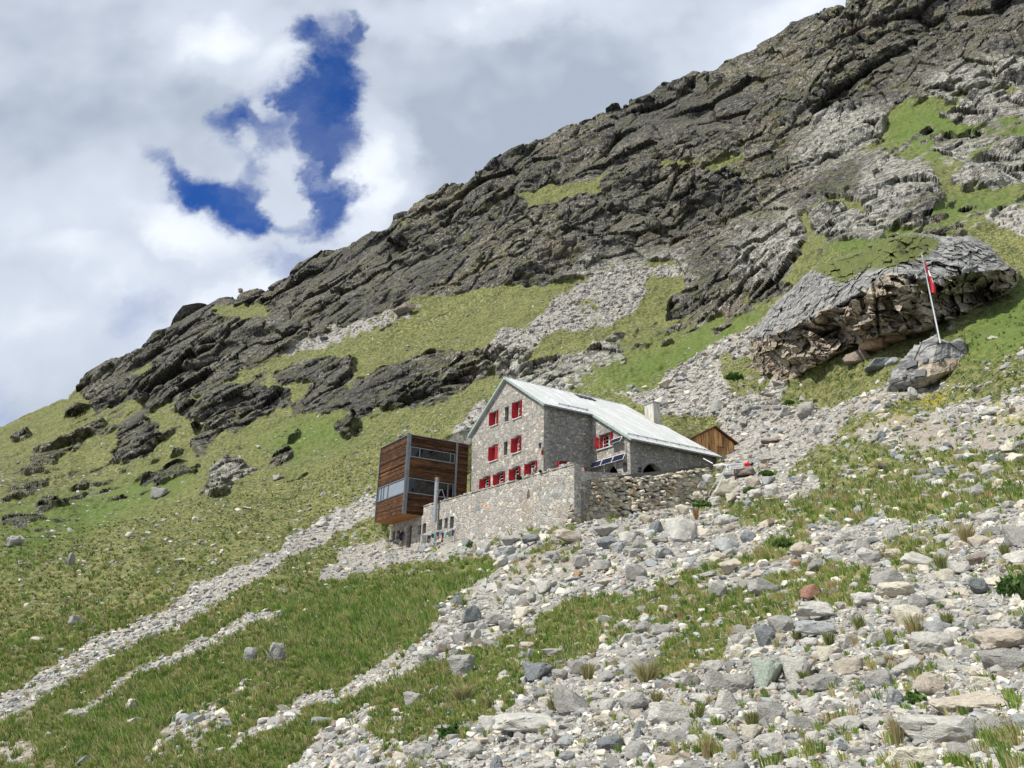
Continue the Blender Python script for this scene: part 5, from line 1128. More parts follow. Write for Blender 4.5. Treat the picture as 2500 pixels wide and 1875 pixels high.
# ------------------------------------------------------------------ grass
def tufts(name, n, dens, hgt, nb, dmax, cols, wpx=1., ymin=1000, lean=.45, gain=1.75):
    x = RNG.uniform(-120, 2620, n); y = RNG.uniform(ymin, 1990, n); ok = (y > sky_y(x)+20) & (RNG.random(n) < dens(x, y)); x, y = x[ok], y[ok]; p, d = at(x, y); k_ = d < dmax; p, d = p[k_], d[k_]
    n = len(p); H_ = hgt*RNG.uniform(.55, 1.35, n)*np.clip(d/25, .55, 1.6); ci = RNG.integers(len(cols), size=n); dirs = RNG.uniform(0, 2*pi, n)
    B = nb; P_ = np.repeat(p, B, 0); h = np.repeat(H_, B)*RNG.uniform(.5, 1.1, n*B); dd = np.repeat(d, B); a = RNG.uniform(0, 2*pi, n*B); r0 = np.repeat(H_, B)*RNG.uniform(0, .35, n*B)
    root = P_+np.stack([np.cos(a)*r0, np.sin(a)*r0, -.04*h], 1); da = a+RNG.normal(0, .5, n*B); sp = RNG.uniform(.05, lean, n*B); gd = np.repeat(dirs*0+pi*1.15, B)
    dx = np.stack([np.cos(da)*sp+np.cos(gd)*.18, np.sin(da)*sp+np.sin(gd)*.18, np.ones(n*B)], 1)*h[:, None]
    side = np.stack([-P_[:, 1], P_[:, 0], np.zeros(n*B)], 1); side /= -np.linalg.norm(side, axis=1, keepdims=True); wd_ = (.0016+.00027*dd*wpx)*RNG.uniform(.6, 1.3, n*B)
    mid = root+dx*.55+np.array([0, 0, .02]); tip = root+dx*np.array([1.25, 1.25, .92]); s_ = side*wd_[:, None]
    V_ = np.stack([root-s_, root+s_, mid+s_*.8, mid-s_*.8, tip], 1).reshape(-1, 3); b_ = (np.arange(n*B)*5)[:, None]
    F_ = np.concatenate([b_+[[0, 1, 2]], b_+[[0, 2, 3]], b_+[[3, 2, 4]]])
    C = np.array(cols)[ci]; C = np.repeat(C, B, 0)*RNG.uniform(.65, 1.35, (n*B, 1)); dry = RNG.random(n*B) < .10; C[dry] = np.array([.27, .25, .13])*RNG.uniform(.7, 1.2, (dry.sum(), 1))
    T_ = np.repeat(C, 5, 0); o = mk(name, V_, F_.astype(np.int32), M_BLADE, cols=dict(tint=np.clip(T_*gain, 0, 1))); tag(o, kind='stuff'); print(name, n, len(F_)); return o
isg = lambda x, y: np.where(inHP(x, y), 0, (1-fsamp(scree, x, y))*(1-fsamp(rock, x, y))*(1-.8*fsamp(dirt, x, y)))
GRN = [(.062, .102, .020), (.085, .128, .025), (.112, .148, .033), (.055, .088, .018), (.15, .16, .05), (.19, .175, .075)]
near = lambda x, y: isg(x, y)*np.clip((y-1180)/300+.35, .3, 1)*.9+(.03+.10*(msample(mG, x/K, y/K) > .15))*fsamp(scree, x, y)
tufts('meadow_grass', 46000, near, .19, 22, 62, GRN, gain=2.25)
tufts('dry_grass', 11000, lambda x, y: isg(x, y)*np.where(x < 900, .12, .32)+.012, .25, 18, 60, [(.27, .235, .12), (.21, .19, .08), (.24, .18, .085), (.17, .17, .065)], ymin=1150)
lushd = lambda x, y: isg(x, y)*fsamp(lush, x, y)
tufts('bank_grass', 32000, lambda x, y: isg(x, y)*(fsamp(lush, x, y)*.8+.15)*(x < 1500), .34, 12, 105, [(.065, .12, .02), (.09, .152, .028), (.13, .185, .04), (.06, .10, .02), (.22, .21, .09), (.15, .18, .05)], wpx=1.1, ymin=1180, lean=.7, gain=1.75)
tufts('slope_grass', 42000, lambda x, y: isg(x, y)*.8*(x < 1100), .17, 9, 150, [(.07, .085, .022), (.05, .065, .016), (.16, .15, .06), (.20, .18, .08), (.10, .12, .03)], wpx=1.2, ymin=1080, lean=.9, gain=1.9)
tufts('upper_right_grass', 22000, lambda x, y: isg(x, y)*.8*(x > 1650)*(y < 1280), .18, 9, 130, [(.07, .10, .022), (.05, .08, .016), (.13, .14, .045), (.09, .12, .03)], wpx=1.2, ymin=700, lean=.9, gain=1.8)
# ------------------------------------------------------------------ outcrops traced as solid bodies with real depth
def outcrop(name, outline, Dfun, label, cat, tanf, turf=None, step=1.2, edge=7, round_=5., thick=9., amp=1., seed=0):
    P_ = np.array(outline); x0, y0 = P_.min(0)-3; x1, y1 = P_.max(0)+3
    gx_, gy_ = np.meshgrid(np.arange(x0, x1, step), np.arange(y0, y1, step)); ins = np.zeros(gx_.shape, bool)
    wob = perlin(np.stack([gx_.ravel()/9, gy_.ravel()/9, gx_.ravel()*0+seed], 1), 71).reshape(gx_.shape)*3.5+perlin(np.stack([gx_.ravel()/3, gy_.ravel()/3, gx_.ravel()*0+seed], 1), 72).reshape(gx_.shape)*1.6
    X, Y = gx_+wob, gy_+wob*.8
    for (ax, ay), (bx, by) in zip(P_, np.roll(P_, -1, 0)):
        if ay != by: ins ^= ((ay > Y) != (by > Y)) & (X < (bx-ax)*(Y-ay)/(by-ay)+ax)
    r_ = max(1, int(edge/step)); e = np.clip(blur(ins, r_, 2)*2-1, 0, 1)
    D_ = Dfun(gx_, gy_)+round_*(1-e)**2; rr = ray(gx_*K, gy_*K); B = rr*D_[..., None]
    q = B.reshape(-1, 3); dd = rockrelief(q, np.full(len(q), 230.), .0)*amp*.55
    f, off, r3, gap = vor(beds(q, .6, 1., 1.3)/2.2+perlin(q/1.5, 73)[:, None]*.2, 74+seed); dd += ((r3[:, 0]-.5)*.8+(off*(r3-.5)).sum(1)*1.3-.35*np.clip(1-gap/.1, 0, 1))*.55*amp
    f, off, r3, gap = vor(beds(q, .5, 1., 1.6)/.8, 75+seed); dd += ((r3[:, 0]-.5)*.6+(off*(r3-.5)).sum(1)*1.)*.24*amp
    tf_ = turf(gx_, gy_) if turf is not None else 0.
    B = B-rr*(dd.reshape(gx_.shape)*(.25+.75*e)*(1-.8*tf_))[..., None]
    f_ok = ins[:-1, :-1] & ins[:-1, 1:] & ins[1:, 1:] & ins[1:, :-1]; id_ = np.arange(gx_.size).reshape(gx_.shape)
    fr = np.stack([id_[:-1, :-1], id_[1:, :-1], id_[1:, 1:], id_[:-1, 1:]], -1)[f_ok]
    bk = rr*(Dfun(gx_, gy_)+round_+thick*np.sqrt(np.clip(e, 0, 1))+.3)[..., None]
    n = gx_.size; used, inv = np.unique(np.concatenate([fr, fr[:, ::-1]+n]), return_inverse=True)
    V_ = np.concatenate([B.reshape(-1, 3), bk.reshape(-1, 3)])[used]
    # close the rim: faces between the front and back borders
    ed = {}
    for a, b, c, d in fr:
        for s, t in ((a, b), (b, c), (c, d), (d, a)):
            if (t, s) in ed: del ed[(t, s)]
            else: ed[(s, t)] = 1
    rim = np.array([[s, s+n, t+n, t] for s, t in ed]); lut = np.full(2*n, -1); lut[used] = np.arange(len(used))
    F_ = np.concatenate([inv.reshape(-1, 4), lut[rim]]); tn_ = np.clip(tanf(gx_, gy_), 0, 1).ravel(); tu = (turf(gx_, gy_).ravel() if turf is not None else tn_*0)
    o = mk(name, V_, F_, M_CROP, attrs=dict(tan=np.concatenate([tn_, tn_])[used], turf=np.concatenate([tu, tu])[used]))
    tag(o, label, cat); return o, (gx_, gy_, B)
def landD(x, y): return at(x*K, y*K)[1]
_bl = np.array([f3(*t) for t in ((240, 930), (330, 1110), (500, 1160), (640, 1060), (800, 975), (940, 895), (1200, 795), (1500, 775), (1700, 690), (1900, 600), (2120, 500), (2180, 400))]); _cf = np.polyfit(_bl[:, 0]-1900, landD(_bl[:, 0], _bl[:, 1]), 2); print('outcrop base D', landD(_bl[:, 0], _bl[:, 1]))
BR = np.array([f3(*t) for t in ((150, 900), (240, 800), (420, 780), (640, 680), (760, 590), (850, 570), (980, 555), (1090, 420), (1200, 330), (1380, 360), (1480, 390), (1600, 385), (1720, 330), (1850, 370), (1990, 300), (2090, 290), (2250, 345))])
_bx = np.linspace(BR[0, 0], BR[-1, 0], 400); _by = np.interp(_bx, BR[:, 0], BR[:, 1]); _bys = np.convolve(np.pad(_by, 30, 'edge'), np.ones(61)/61, 'valid'); _by = np.convolve(np.pad(_by, 10, 'edge'), np.ones(21)/21, 'valid')+perlin(np.stack([_bx/22, _bx*0, _bx*0], 1), 95)*22+perlin(np.stack([_bx/7, _bx*0, _bx*0+5], 1), 95)*9
def brow(x): return np.interp(x, _bx, _by)
def Dbig(x, y):
    b = brow(x)*np.ones_like(y); bs = np.interp(x, _bx, _bys)*np.ones_like(y); x = np.asarray(x, float); y = np.asarray(y, float); sh = x.shape; q3 = np.stack([x.ravel()/38, y.ravel()/30, x.ravel()*0], 1); low = perlin(q3, 96)*1.8
    for sc_, am in ((.8, 4.6), (2.1, 2.4)):
        f_, o_, r_, g_ = vor(q3*sc_*np.array([.8, 1., 1])+perlin(q3*sc_, 99)[:, None]*.25, 100+int(sc_*10)); low = low+am*((r_[:, 0]-.5)*.7+(o_[:, :2]*(r_[:, :2]-.5)).sum(1)*1.6)
    low = (low*np.clip(.5+(y.ravel()-bs.ravel())/30, .4, 1.)).reshape(sh); yb_ = np.interp(x, _bl[:, 0], _bl[:, 1]); Db = np.polyval(_cf, x-1900)-1.6-np.maximum(yb_-np.interp(x, _bx, _bys), 0)*.026
    cx, cy = f3(1820, 520); cave = np.exp(-(((x-cx)/60)**2+((y-cy)/38)**2)); cx2, cy2 = f3(880, 800); cave2 = np.exp(-(((x-cx2)/40)**2+((y-cy2)/22)**2))
    lobe = 2.0*np.exp(-(((x-f3(620, 0)[0])/55)**2+((y-f3(0, 800)[1])/60)**2))+1.6*np.exp(-(((x-f3(1300, 0)[0])/50)**2+((y-f3(0, 560)[1])/60)**2))
    crack = 2.2*np.exp(-((x-f3(1150, 0)[0]-(y-f3(0, 600)[1])*.1)/4.)**2)*(y > b)
    return Db+np.maximum(bs-y, 0)*.16+np.maximum(y-bs, 0)*.026+8*cave+4.5*cave2-lobe+crack+low
turfp = blur(raster(pp(f3, '640,300 860,230 1000,180 1180,60 1450,60 1640,100 1500,240 1400,260 1250,310 1080,320 900,430 840,420 860,370 760,360')), 4, 2)
big_outline = [f3(*t) for t in ((225, 820), (270, 740), (340, 650), (400, 570), (520, 470), (640, 350), (740, 285), (860, 235), (1010, 190), (1050, 150), (1200, 95), (1400, 48), (1640, 75), (1830, 75), (1960, 140), (2010, 200), (2090, 280), (2190, 330), (2180, 400), (2120, 500), (1900, 600), (1700, 690), (1500, 780), (1370, 795), (1200, 800), (1050, 860), (940, 900), (800, 980), (640, 1065), (500, 1165), (430, 1150), (300, 1110), (250, 1000), (235, 900))]
outcrop('rock_outcrop', big_outline, Dbig, 'huge overhanging rock outcrop with a dark hollow behind the flag pole', 'rock outcrop',
    lambda x, y: sstep(-18, 26, y-brow(x))*.85, lambda x, y: msample(turfp, x, y), round_=4.5, thick=11)
fb_out = [ff(*t) for t in ((240, 1490), (300, 1300), (380, 1200), (430, 1150), (500, 1060), (600, 1000), (690, 955), (740, 925), (790, 985), (860, 1005), (960, 965), (1020, 1000), (1040, 1100), (1045, 1260), (1000, 1320), (900, 1325), (830, 1340), (740, 1400), (640, 1445), (500, 1475), (400, 1490), (280, 1535))]
FB0 = float(np.median(landD(np.array([ff(t, 0)[0] for t in (300, 450, 640, 850)]), np.array([ff(0, t)[1] for t in (1540, 1490, 1450, 1340)]))))-1.2; print('fb', FB0)
def Dfb(x, y):
    rx_, _ = ff(650, 0); t = (y-ff(0, 1450)[1])/(ff(0, 950)[1]-ff(0, 1450)[1]); xr = ff(640, 0)[0]+t*(ff(760, 0)[0]-ff(640, 0)[0])
    return FB0+np.maximum(xr-x, 0)*.014+np.maximum(x-xr, 0)*.030+np.maximum(ff(0, 1350)[1]-y, 0)*.030+np.maximum(y-ff(0, 1340)[1]-(x-ff(640, 0)[0])*-.25, 0)*.05
fbo, fgrid = outcrop('memorial_boulder', fb_out, Dfb, 'big slanted boulder carrying the flag pole and dark memorial plaques', 'boulder',
    lambda x, y: np.where((x > ff(560, 0)[0]) & (y > ff(0, 1180)[1]), .75, .12)*np.ones_like(x), step=.6, edge=4, round_=1.0, thick=2.6, amp=.32, seed=5)
M_PLQ = mat('slate_plaque', (.055, .058, .064), .55)
for pts in (((440, 1265), (462, 1200), (547, 1178), (545, 1225)), ((512, 1345), (540, 1280), (632, 1264), (628, 1330)), ((596, 1210), (612, 1168), (652, 1155), (648, 1195)), ((402, 1352), (410, 1315), (444, 1302), (440, 1342)), ((740, 1200), (742, 1180), (772, 1180), (775, 1202)), ((776, 1198), (778, 1168), (812, 1168), (818, 1200))):
    cx, cy = np.mean([ff(*t) for t in pts], 0); i = np.argmin((fgrid[0]-cx)**2+(fgrid[1]-cy)**2); j, k_ = divmod(i, fgrid[0].shape[1]); w_ = fgrid[2][j-8:j+9, k_-8:k_+9].reshape(-1, 3)
    dref = np.linalg.norm(w_, axis=1).min()-.03
    m = MB(); q = [Vector(ray(*V2(*ff(*t)))*(dref+(np.float64(Dfb(np.array(ff(*t)[0]), np.array(ff(*t)[1])))-np.float64(Dfb(np.array(cx), np.array(cy)))))) for t in pts]; m.prism(q, Vector(ray(*V2(cx, cy)))*.12); o = m.build('plaque', M_PLQ, fbo)
# ------------------------------------------------------------------ flag
pb = ray(*V2(*ff(768, 985)))*(FB0+2.2); rt_ = ray(*V2(*ff(594, 160))); ptop = rt_*(pb[1]-.0)/rt_[1]
flag = empty('flag_pole', pb, 'slim white flag pole leaning on the big memorial boulder', 'flag pole'); pv, pt_ = Vector(pb), Vector(ptop)
MB().tube([(0, 0, -.3), pt_-pv], .065, 10, .04).build('pole', mat('white_pole', (.72, .72, .72), .35), flag); MB().tube([pt_-pv, pt_-pv+Vector((0, 0, .14))], .07, 8).build('finial', M_ZINC, flag)
MB().tube([(-.22, -.1, -.1), pt_-pv+Vector((-.03, -.05, -.25))], .012, 4).build('halyard', M_DARKMETAL, flag)
fo = empty('flag', pb, 'limp red flag with a white cross hanging from the pole', 'flag')
def fpt(a, b, dz=0.):   # a along the hoist, b across
    base_ = (pt_-pv).lerp(Vector((0, 0, 0)), .085+.375*a); wdt = np.interp(a, [0, .15, .5, .78, 1], [.05, .20, .42, .56, .44]); return base_+Vector((1, 0, 0))*(.05+wdt*b)+Vector((0, -1, 0))*(.07*sin(b*9+a*3)+.05+dz)+Vector((0, 0, -1))*(.28*b*(1-a*.7))
vs = [fpt(i/24, j/12) for i in range(25) for j in range(13)]; fs = [(i*13+j, i*13+j+1, (i+1)*13+j+1, (i+1)*13+j) for i in range(24) for j in range(12)]
M_FR = mat('red_flag_cloth', (.52, .035, .05), .8); M_FW = mat('white_flag_cloth', (.8, .8, .8), .8)
mk('cloth', vs, fs, M_FR, fo, True)
for (a0, a1, b0, b1) in ((.26, .46, .50, .95), (.52, .68, .62, .97)):
    vs = [fpt(a0+(a1-a0)*i/6, b0+(b1-b0)*j/6, .015) for i in range(7) for j in range(7)]; fs = [(i*7+j, i*7+j+1, (i+1)*7+j+1, (i+1)*7+j) for i in range(6) for j in range(6)]; mk('white_cross_arm', vs, fs, M_FW, fo, True)
# ------------------------------------------------------------------ people
def skin(name, nodes, edges, m, parent, sub=2, extra=None):
    nm = list(nodes); me = bpy.data.meshes.new(name); me.from_pydata([nodes[k][0] for k in nm], [(nm.index(a), nm.index(b)) for a, b in edges], [])
    o = bpy.data.objects.new(name, me); COL.objects.link(o); o.modifiers.new('s', 'SKIN'); sl = me.skin_vertices[0] if me.skin_vertices else None
    if sl is None:
        bm = bmesh.new(); bm.from_mesh(me); bm.verts.layers.skin.verify(); bm.to_mesh(me); bm.free(); sl = me.skin_vertices[0]
    for i, k in enumerate(nm):
        r = nodes[k][1]; sl.data[i].radius = r if isinstance(r, tuple) else (r, r); sl.data[i].use_root = (i == 0)
    su = o.modifiers.new('u', 'SUBSURF'); su.levels = sub; su.render_levels = sub; bpy.context.view_layer.update()
    ev = bpy.data.meshes.new_from_object(o.evaluated_get(bpy.context.evaluated_depsgraph_get())); o.modifiers.clear(); o.data = ev; bpy.data.meshes.remove(me); ev.name = name
    if extra:
        bm = bmesh.new(); bm.from_mesh(ev)
        tm = bpy.data.meshes.new('t'); tm.from_pydata(extra.v, [], extra.f); bm.from_mesh(tm); bm.to_mesh(ev); bm.free(); bpy.data.meshes.remove(tm)
    ev.materials.clear(); ev.materials.append(m); ev.polygons.foreach_set('use_smooth', np.ones(len(ev.polygons), bool)); o.parent = parent; return o
M_SKIN = mat('skin', (.50, .31, .22), .6); M_NAVY = mat('navy_cloth', (.012, .016, .035), .9); M_NAVY2 = mat('dark_blue_shorts', (.02, .028, .07), .9); M_HAIR = mat('brown_hair', (.05, .03, .018), .8); M_TEE = mat('grey_blue_shirt', (.30, .30, .34), .9); M_SHOE = mat('boot_leather', (.05, .04, .035), .8)
def hand(mb, wrist, d, side, curl=.4):
    d = Vector(d).normalized(); s = Vector(side).normalized(); n = d.cross(s)
    mb.tube([wrist, wrist+d*.04, wrist+d*.09], .036, 6, .032)
    for i, ln in enumerate((.065, .075, .07, .055)):
        b = wrist+d*.085+s*((i-1.5)*.019); mb.tube([b, b+d*ln*.5+n*curl*.01, b+d*ln*.85+n*curl*.03], .009, 5, .007)
    mb.tube([wrist+d*.03+s*-.03, wrist+d*.06+s*-.052, wrist+d*.085+s*-.055+n*.015], .011, 5, .008)
def figure(root, J, top, legs_m, hairpos, face, leg_end='knee'):
    """J: joint -> Vector. body = skin surface; shirt, shorts, hair, shoes are children"""
    S = lambda k, r: (tuple(J[k]), r)
    nodes = dict(pel=S('pel', (.125, .10)), bel=S('bel', (.115, .095)), che=S('che', (.15, .11)), nec=S('nec', .058), jaw=S('jaw', (.07, .085)), cra=S('cra', (.082, .098)))
    ed = [('pel', 'bel'), ('bel', 'che'), ('che', 'nec'), ('nec', 'jaw'), ('jaw', 'cra')]
    for s in 'LR':
        nodes.update({'sh'+s: S('sh'+s, .065), 'el'+s: S('el'+s, .043), 'wr'+s: S('wr'+s, .030), 'hi'+s: S('hi'+s, .092), 'kn'+s: S('kn'+s, .058), 'ca'+s: (tuple(J['kn'+s].lerp(J['an'+s], .3)), .058), 'an'+s: S('an'+s, .038), 'to'+s: S('to'+s, .034)})
        ed += [('che', 'sh'+s), ('sh'+s, 'el'+s), ('el'+s, 'wr'+s), ('pel', 'hi'+s), ('hi'+s, 'kn'+s), ('kn'+s, 'ca'+s), ('ca'+s, 'an'+s), ('an'+s, 'to'+s)]
    ex = MB()
    for s in 'LR': hand(ex, J['wr'+s], J['wr'+s]-J['el'+s], face.cross(Vector((0, 0, 1))))
    F = face.normalized(); sd_ = F.cross(Vector((0, 0, 1))).normalized(); hc = J['jaw'].lerp(J['cra'], .55)
    ex.tube([hc+F*.085+Vector((0, 0, .02)), hc+F*.115-Vector((0, 0, .015)), hc+F*.09-Vector((0, 0, .025))], .012, 6)
    for s_ in (-1, 1): ex.tube([hc+sd_*.078*s_+Vector((0, 0, .03)), hc+sd_*.088*s_, hc+sd_*.078*s_-Vector((0, 0, .03))], .014, 6)
    body = skin('body', nodes, ed, M_SKIN, root, extra=ex)
    for s_ in (-1, 1):
        e = MB().tube([hc+F*.088+sd_*.03*s_+Vector((0, 0, .022)), hc+F*.098+sd_*.03*s_+Vector((0, 0, .022))], .011, 6).build('eye', M_DARKMETAL, root)
    MB().tube([hc+F*.088-sd_*.025-Vector((0, 0, .05)), hc+F*.097-Vector((0, 0, .052)), hc+F*.088+sd_*.025-Vector((0, 0, .05))], .006, 5).build('mouth', mat('lips', (.35, .12, .1), .6) if 'lips' not in bpy.data.materials else bpy.data.materials['lips'], root)
    g = lambda k, r: (tuple(J[k]), r)
    tn_ = dict(bel=g('bel', (.145, .125)), che=g('che', (.175, .135)), pel=g('pel', (.15, .13)), nec=(tuple(J['che'].lerp(J['nec'], .7)), .07)); te = [('bel', 'che'), ('bel', 'pel'), ('che', 'nec')]
    for s in 'LR':
        tn_.update({'sh'+s: g('sh'+s, .082), 'el'+s: g('el'+s, .06)}); te += [('che', 'sh'+s), ('sh'+s, 'el'+s)]
        if top is M_NAVY: tn_['w'+s] = (tuple(J['el'+s].lerp(J['wr'+s], .85)), .046); te.append(('el'+s, 'w'+s))
    skin('jacket' if top is M_NAVY else 'shirt', tn_, te, top, root)
    sn = dict(pel=(tuple(J['pel']), (.158, .14))); se = []
    for s in 'LR': sn.update({'hi'+s: g('hi'+s, .115), 'k'+s: (tuple(J['hi'+s].lerp(J['kn'+s], .82)), .095)}); se += [('pel', 'hi'+s), ('hi'+s, 'k'+s)]
    skin('shorts', sn, se, legs_m, root)
    hn = dict(a=(tuple(hc-F*.025+Vector((0, 0, .055))), (.094, .10)), b=(tuple(hc-F*.05+Vector((0, 0, -.01))), (.08, .075))); skin('hair', hn, [('a', 'b')], M_HAIR, root)
    for s in 'LR': skin('boot', dict(a=(tuple(J['an'+s]), .055), b=(tuple(J['an'+s]-Vector((0, 0, .05))+(J['to'+s]-J['an'+s])*.3), .055), c=(tuple(J['to'+s]), .045)), [('a', 'b'), ('b', 'c')], M_SHOE, root)
fx_, fy_ = c9(488, 1175); fp = [ray(fx_, fy_)*77.4]; V = Vector
man = empty('person', fp[0], 'person in a dark navy jacket and shorts standing by the cellar doorway, back turned', 'person'); A = _d2v.copy(); Sd = -_d1v
j = lambda f_, s_, z_: A*f_+Sd*s_+V((0, 0, z_))
J = dict(pel=j(0, 0, .95), bel=j(.01, 0, 1.10), che=j(0, 0, 1.33), nec=j(.01, 0, 1.50), jaw=j(.04, 0, 1.58), cra=j(.03, 0, 1.68), shL=j(0, -.18, 1.42), shR=j(0, .18, 1.42), elL=j(.02, -.27, 1.15), elR=j(-.04, .27, 1.15), wrL=j(.12, -.27, .93), wrR=j(.06, .29, .92),
    hiL=j(0, -.10, .90), hiR=j(0, .10, .90), knL=j(.06, -.11, .50), knR=j(-.03, .11, .50), anL=j(.04, -.11, .09), anR=j(-.14, .11, .12), toL=j(.18, -.13, .04), toR=j(.0, .14, .04))
figure(man, J, M_NAVY, M_NAVY2, None, A)
sy_, _ = hitx(c10(425, 1000), -4.75); st_z = topz(sy_)+.12; sp_ = HM @ V((-4.72, sy_, st_z))
sit = empty('person', sp_, 'person in a light grey shirt sitting hunched on the terrace wall', 'person'); A = (-_d1v*.9+_d2v*.25).normalized(); Sd = V((A.y, -A.x, 0))
if Sd.dot(_d2v) < 0: Sd = -Sd
J = dict(pel=j(0, 0, .10), bel=j(.06, 0, .27), che=j(.17, 0, .50), nec=j(.27, 0, .66), jaw=j(.33, 0, .74), cra=j(.345, 0, .84), shL=j(.18, -.17, .58), shR=j(.18, .17, .58), elL=j(.26, -.24, .32), elR=j(.30, .22, .32), wrL=j(.42, -.14, .20), wrR=j(.45, .10, .20),
    hiL=j(.03, -.09, .10), hiR=j(.03, .10, .10), knL=j(.42, -.06, .12), knR=j(.42, .22, .12), anL=j(.40, .05, -.30), anR=j(.38, .36, -.32), toL=j(.52, .08, -.33), toR=j(.50, .4, -.35))
figure(sit, J, M_TEE, M_NAVY2, None, A)
# ------------------------------------------------------------------ washing on the line
CLX = -6.05
def garment(name, x0, x1, yt, yb, col, label, notch=0.):
    (ya, za), (yb_, zb) = hitx(c9(x0, yt), CLX), hitx(c9(x1, yt), CLX); zlow = hitx(c9((x0+x1)/2, yb), CLX)[1]; n, k_ = 9, 8; vs, fs = [], []
    for side in (0, 1):
        for i in range(k_+1):
            for q in range(n+1):
                u, v_ = q/n, i/k_; y = ya+(yb_-ya)*(.5+(u-.5)*(1-.18*v_)); z = za+(zb-za)*u+(zlow-(za+zb)/2)*v_; vs.append((CLX+.05*sin(u*8+v_*2+x0)*(v_+.2)+(.02 if side else 0), y, z))
    w = n+1; o = (k_+1)*w
    for i in range(k_):
        for q in range(n):
            if notch and i > k_*notch and abs(q-n/2+.5) < 1: continue
            a = i*w+q; fs += [(a, a+1, a+w+1, a+w), (a+o, a+w+o, a+w+1+o, a+1+o)]
    me = mk(name, vs, fs, mat(col[0], col[1], .9) if col[0] not in bpy.data.materials else bpy.data.materials[col[0]], None, True); me.matrix_world = HM; tag(me, label, name.replace('_', ' '), 'washing on the line'); return me
CLB = ('black_fabric', (.012, .012, .014)); TEA = ('teal_fabric', (.10, .22, .24)); NVY = ('navy_fabric', (.02, .03, .06)); GRF = ('green_fabric', (.06, .13, .10)); REDF = ('red_fabric', (.5, .04, .03)); GYF = ('grey_fabric', (.12, .14, .13)); LTE = ('pale_teal_fabric', (.22, .36, .38)); PUR = ('dark_purple_fabric', (.03, .02, .04))
for a in (('trousers', 840, 892, 992, 1112, GYF, 'grey trousers at the left end of the washing line', .35), ('trousers', 900, 965, 990, 1106, CLB, 'wide black trousers next to the grey ones on the washing line', .4), ('sock', 972, 1008, 965, 1030, CLB, 'short black piece between the black trousers and the teal towel', 0),
    ('towel', 1010, 1046, 948, 1088, TEA, 'long narrow teal towel on the washing line', 0), ('shirt', 1048, 1082, 938, 1000, NVY, 'navy shirt hanging right of the teal towel', 0), ('bag', 1050, 1090, 1003, 1050, REDF, 'small red bag hanging low under the navy shirt', 0), ('shirt', 1086, 1124, 930, 985, TEA, 'short dark teal shirt in the middle of the washing line', 0),
    ('trousers', 1126, 1160, 948, 1100, CLB, 'long black trousers right of the red bag', .4), ('shirt', 1162, 1200, 942, 1012, LTE, 'pale teal shirt on the washing line', 0), ('sock', 1204, 1234, 935, 985, GYF, 'small grey piece right of the pale teal shirt', 0),
    ('shirt', 1240, 1274, 925, 1010, GRF, 'green shirt near the right end of the washing line', 0), ('jacket', 1277, 1325, 908, 1000, PUR, 'dark purple jacket at the right end of the washing line', 0)): garment(*a)
ln = [hitx(c9(*t), CLX) for t in ((828, 1000), (1060, 945), (1335, 900))]; wl = empty('washing_line', label='thin washing line between two short posts along the foot of the terrace wall', cat='washing line', M=HM)
MB().tube([(CLX, y, z+.03) for y, z in ln], .012, 4).build('line', M_ZINC, wl)
for y, z in (ln[0], ln[2]): MB().tube([(CLX, y, z-1.9), (CLX, y, z+.1)], .035, 6).build('post', M_GREY, wl)
# ------------------------------------------------------------------ reception sign
SGD = 58.3; q = [Vector(ray(*c11(*t))*SGD) for t in ((1090, 588), (1446, 556), (1446, 455), (1090, 478))]; ex_ = (q[1]-q[0]); sw = ex_.length; ex_.normalize(); ez_ = (q[3]-q[0]); sh_ = ez_.length; ey_ = -ex_.cross(ez_).normalized(); ez_ = ex_.cross(-ey_).normalized()*1.
ez_ = (q[3]-q[0]); ez_ -= ex_*ez_.dot(ex_); ez_.normalize(); nrm = ex_.cross(ez_)
SM = Matrix(((ex_.x, ez_.x, nrm.x, q[0].x), (ex_.y, ez_.y, nrm.y, q[0].y), (ex_.z, ez_.z, nrm.z, q[0].z), (0, 0, 0, 1)))
sign = empty('reception_sign', label='white arrow board reading REZEPTION propped on the rocks right of the house', cat='sign', M=SM)
MB().box(0, sw, 0, sh_, -.03, 0).build('board', mat('sign_white', (.93, .93, .93), .5), sign); M_INK = mat('black_ink', (.01, .01, .012), .6); M_INK2 = mat('faded_orange_ink', (.38, .13, .07), .6)
def text(s, x, y, size, m, name, wid):
    cu = bpy.data.curves.new('t', 'FONT'); cu.body = s; cu.size = size; cu.extrude = .002; o = bpy.data.objects.new('t', cu); COL.objects.link(o); bpy.context.view_layer.update()
    me = bpy.data.meshes.new_from_object(o.evaluated_get(bpy.context.evaluated_depsgraph_get())); bpy.data.objects.remove(o); bpy.data.curves.remove(cu)
    xs_ = [v.co.x for v in me.vertices]; k_ = wid/(max(xs_)-min(xs_))
    for v in me.vertices: v.co = ((v.co.x-min(xs_))*k_+x, v.co.y+y, v.co.z+.006)
    me.materials.clear(); me.materials.append(m); o = bpy.data.objects.new(name, me); COL.objects.link(o); o.parent = sign
text('REZEPTION', sw*.24, sh_*.56, sh_*.46, M_INK, 'lettering', sw*.72); text('SCHUHRAUM', sw*.39, sh_*.13, sh_*.40, M_INK2, 'lettering', sw*.57)
MB().prism([(sw*.05, sh_*.5, .004), (sw*.16, sh_*.88, .004), (sw*.19, sh_*.82, .004), (sw*.09, sh_*.5, .004), (sw*.19, sh_*.18, .004), (sw*.16, sh_*.12, .004)], (0, 0, .004)).build('arrow_head', M_INK, sign); MB().box(sw*.08, sw*.20, sh_*.47, sh_*.53, .0045, .0085).build('arrow_shaft', M_INK, sign)
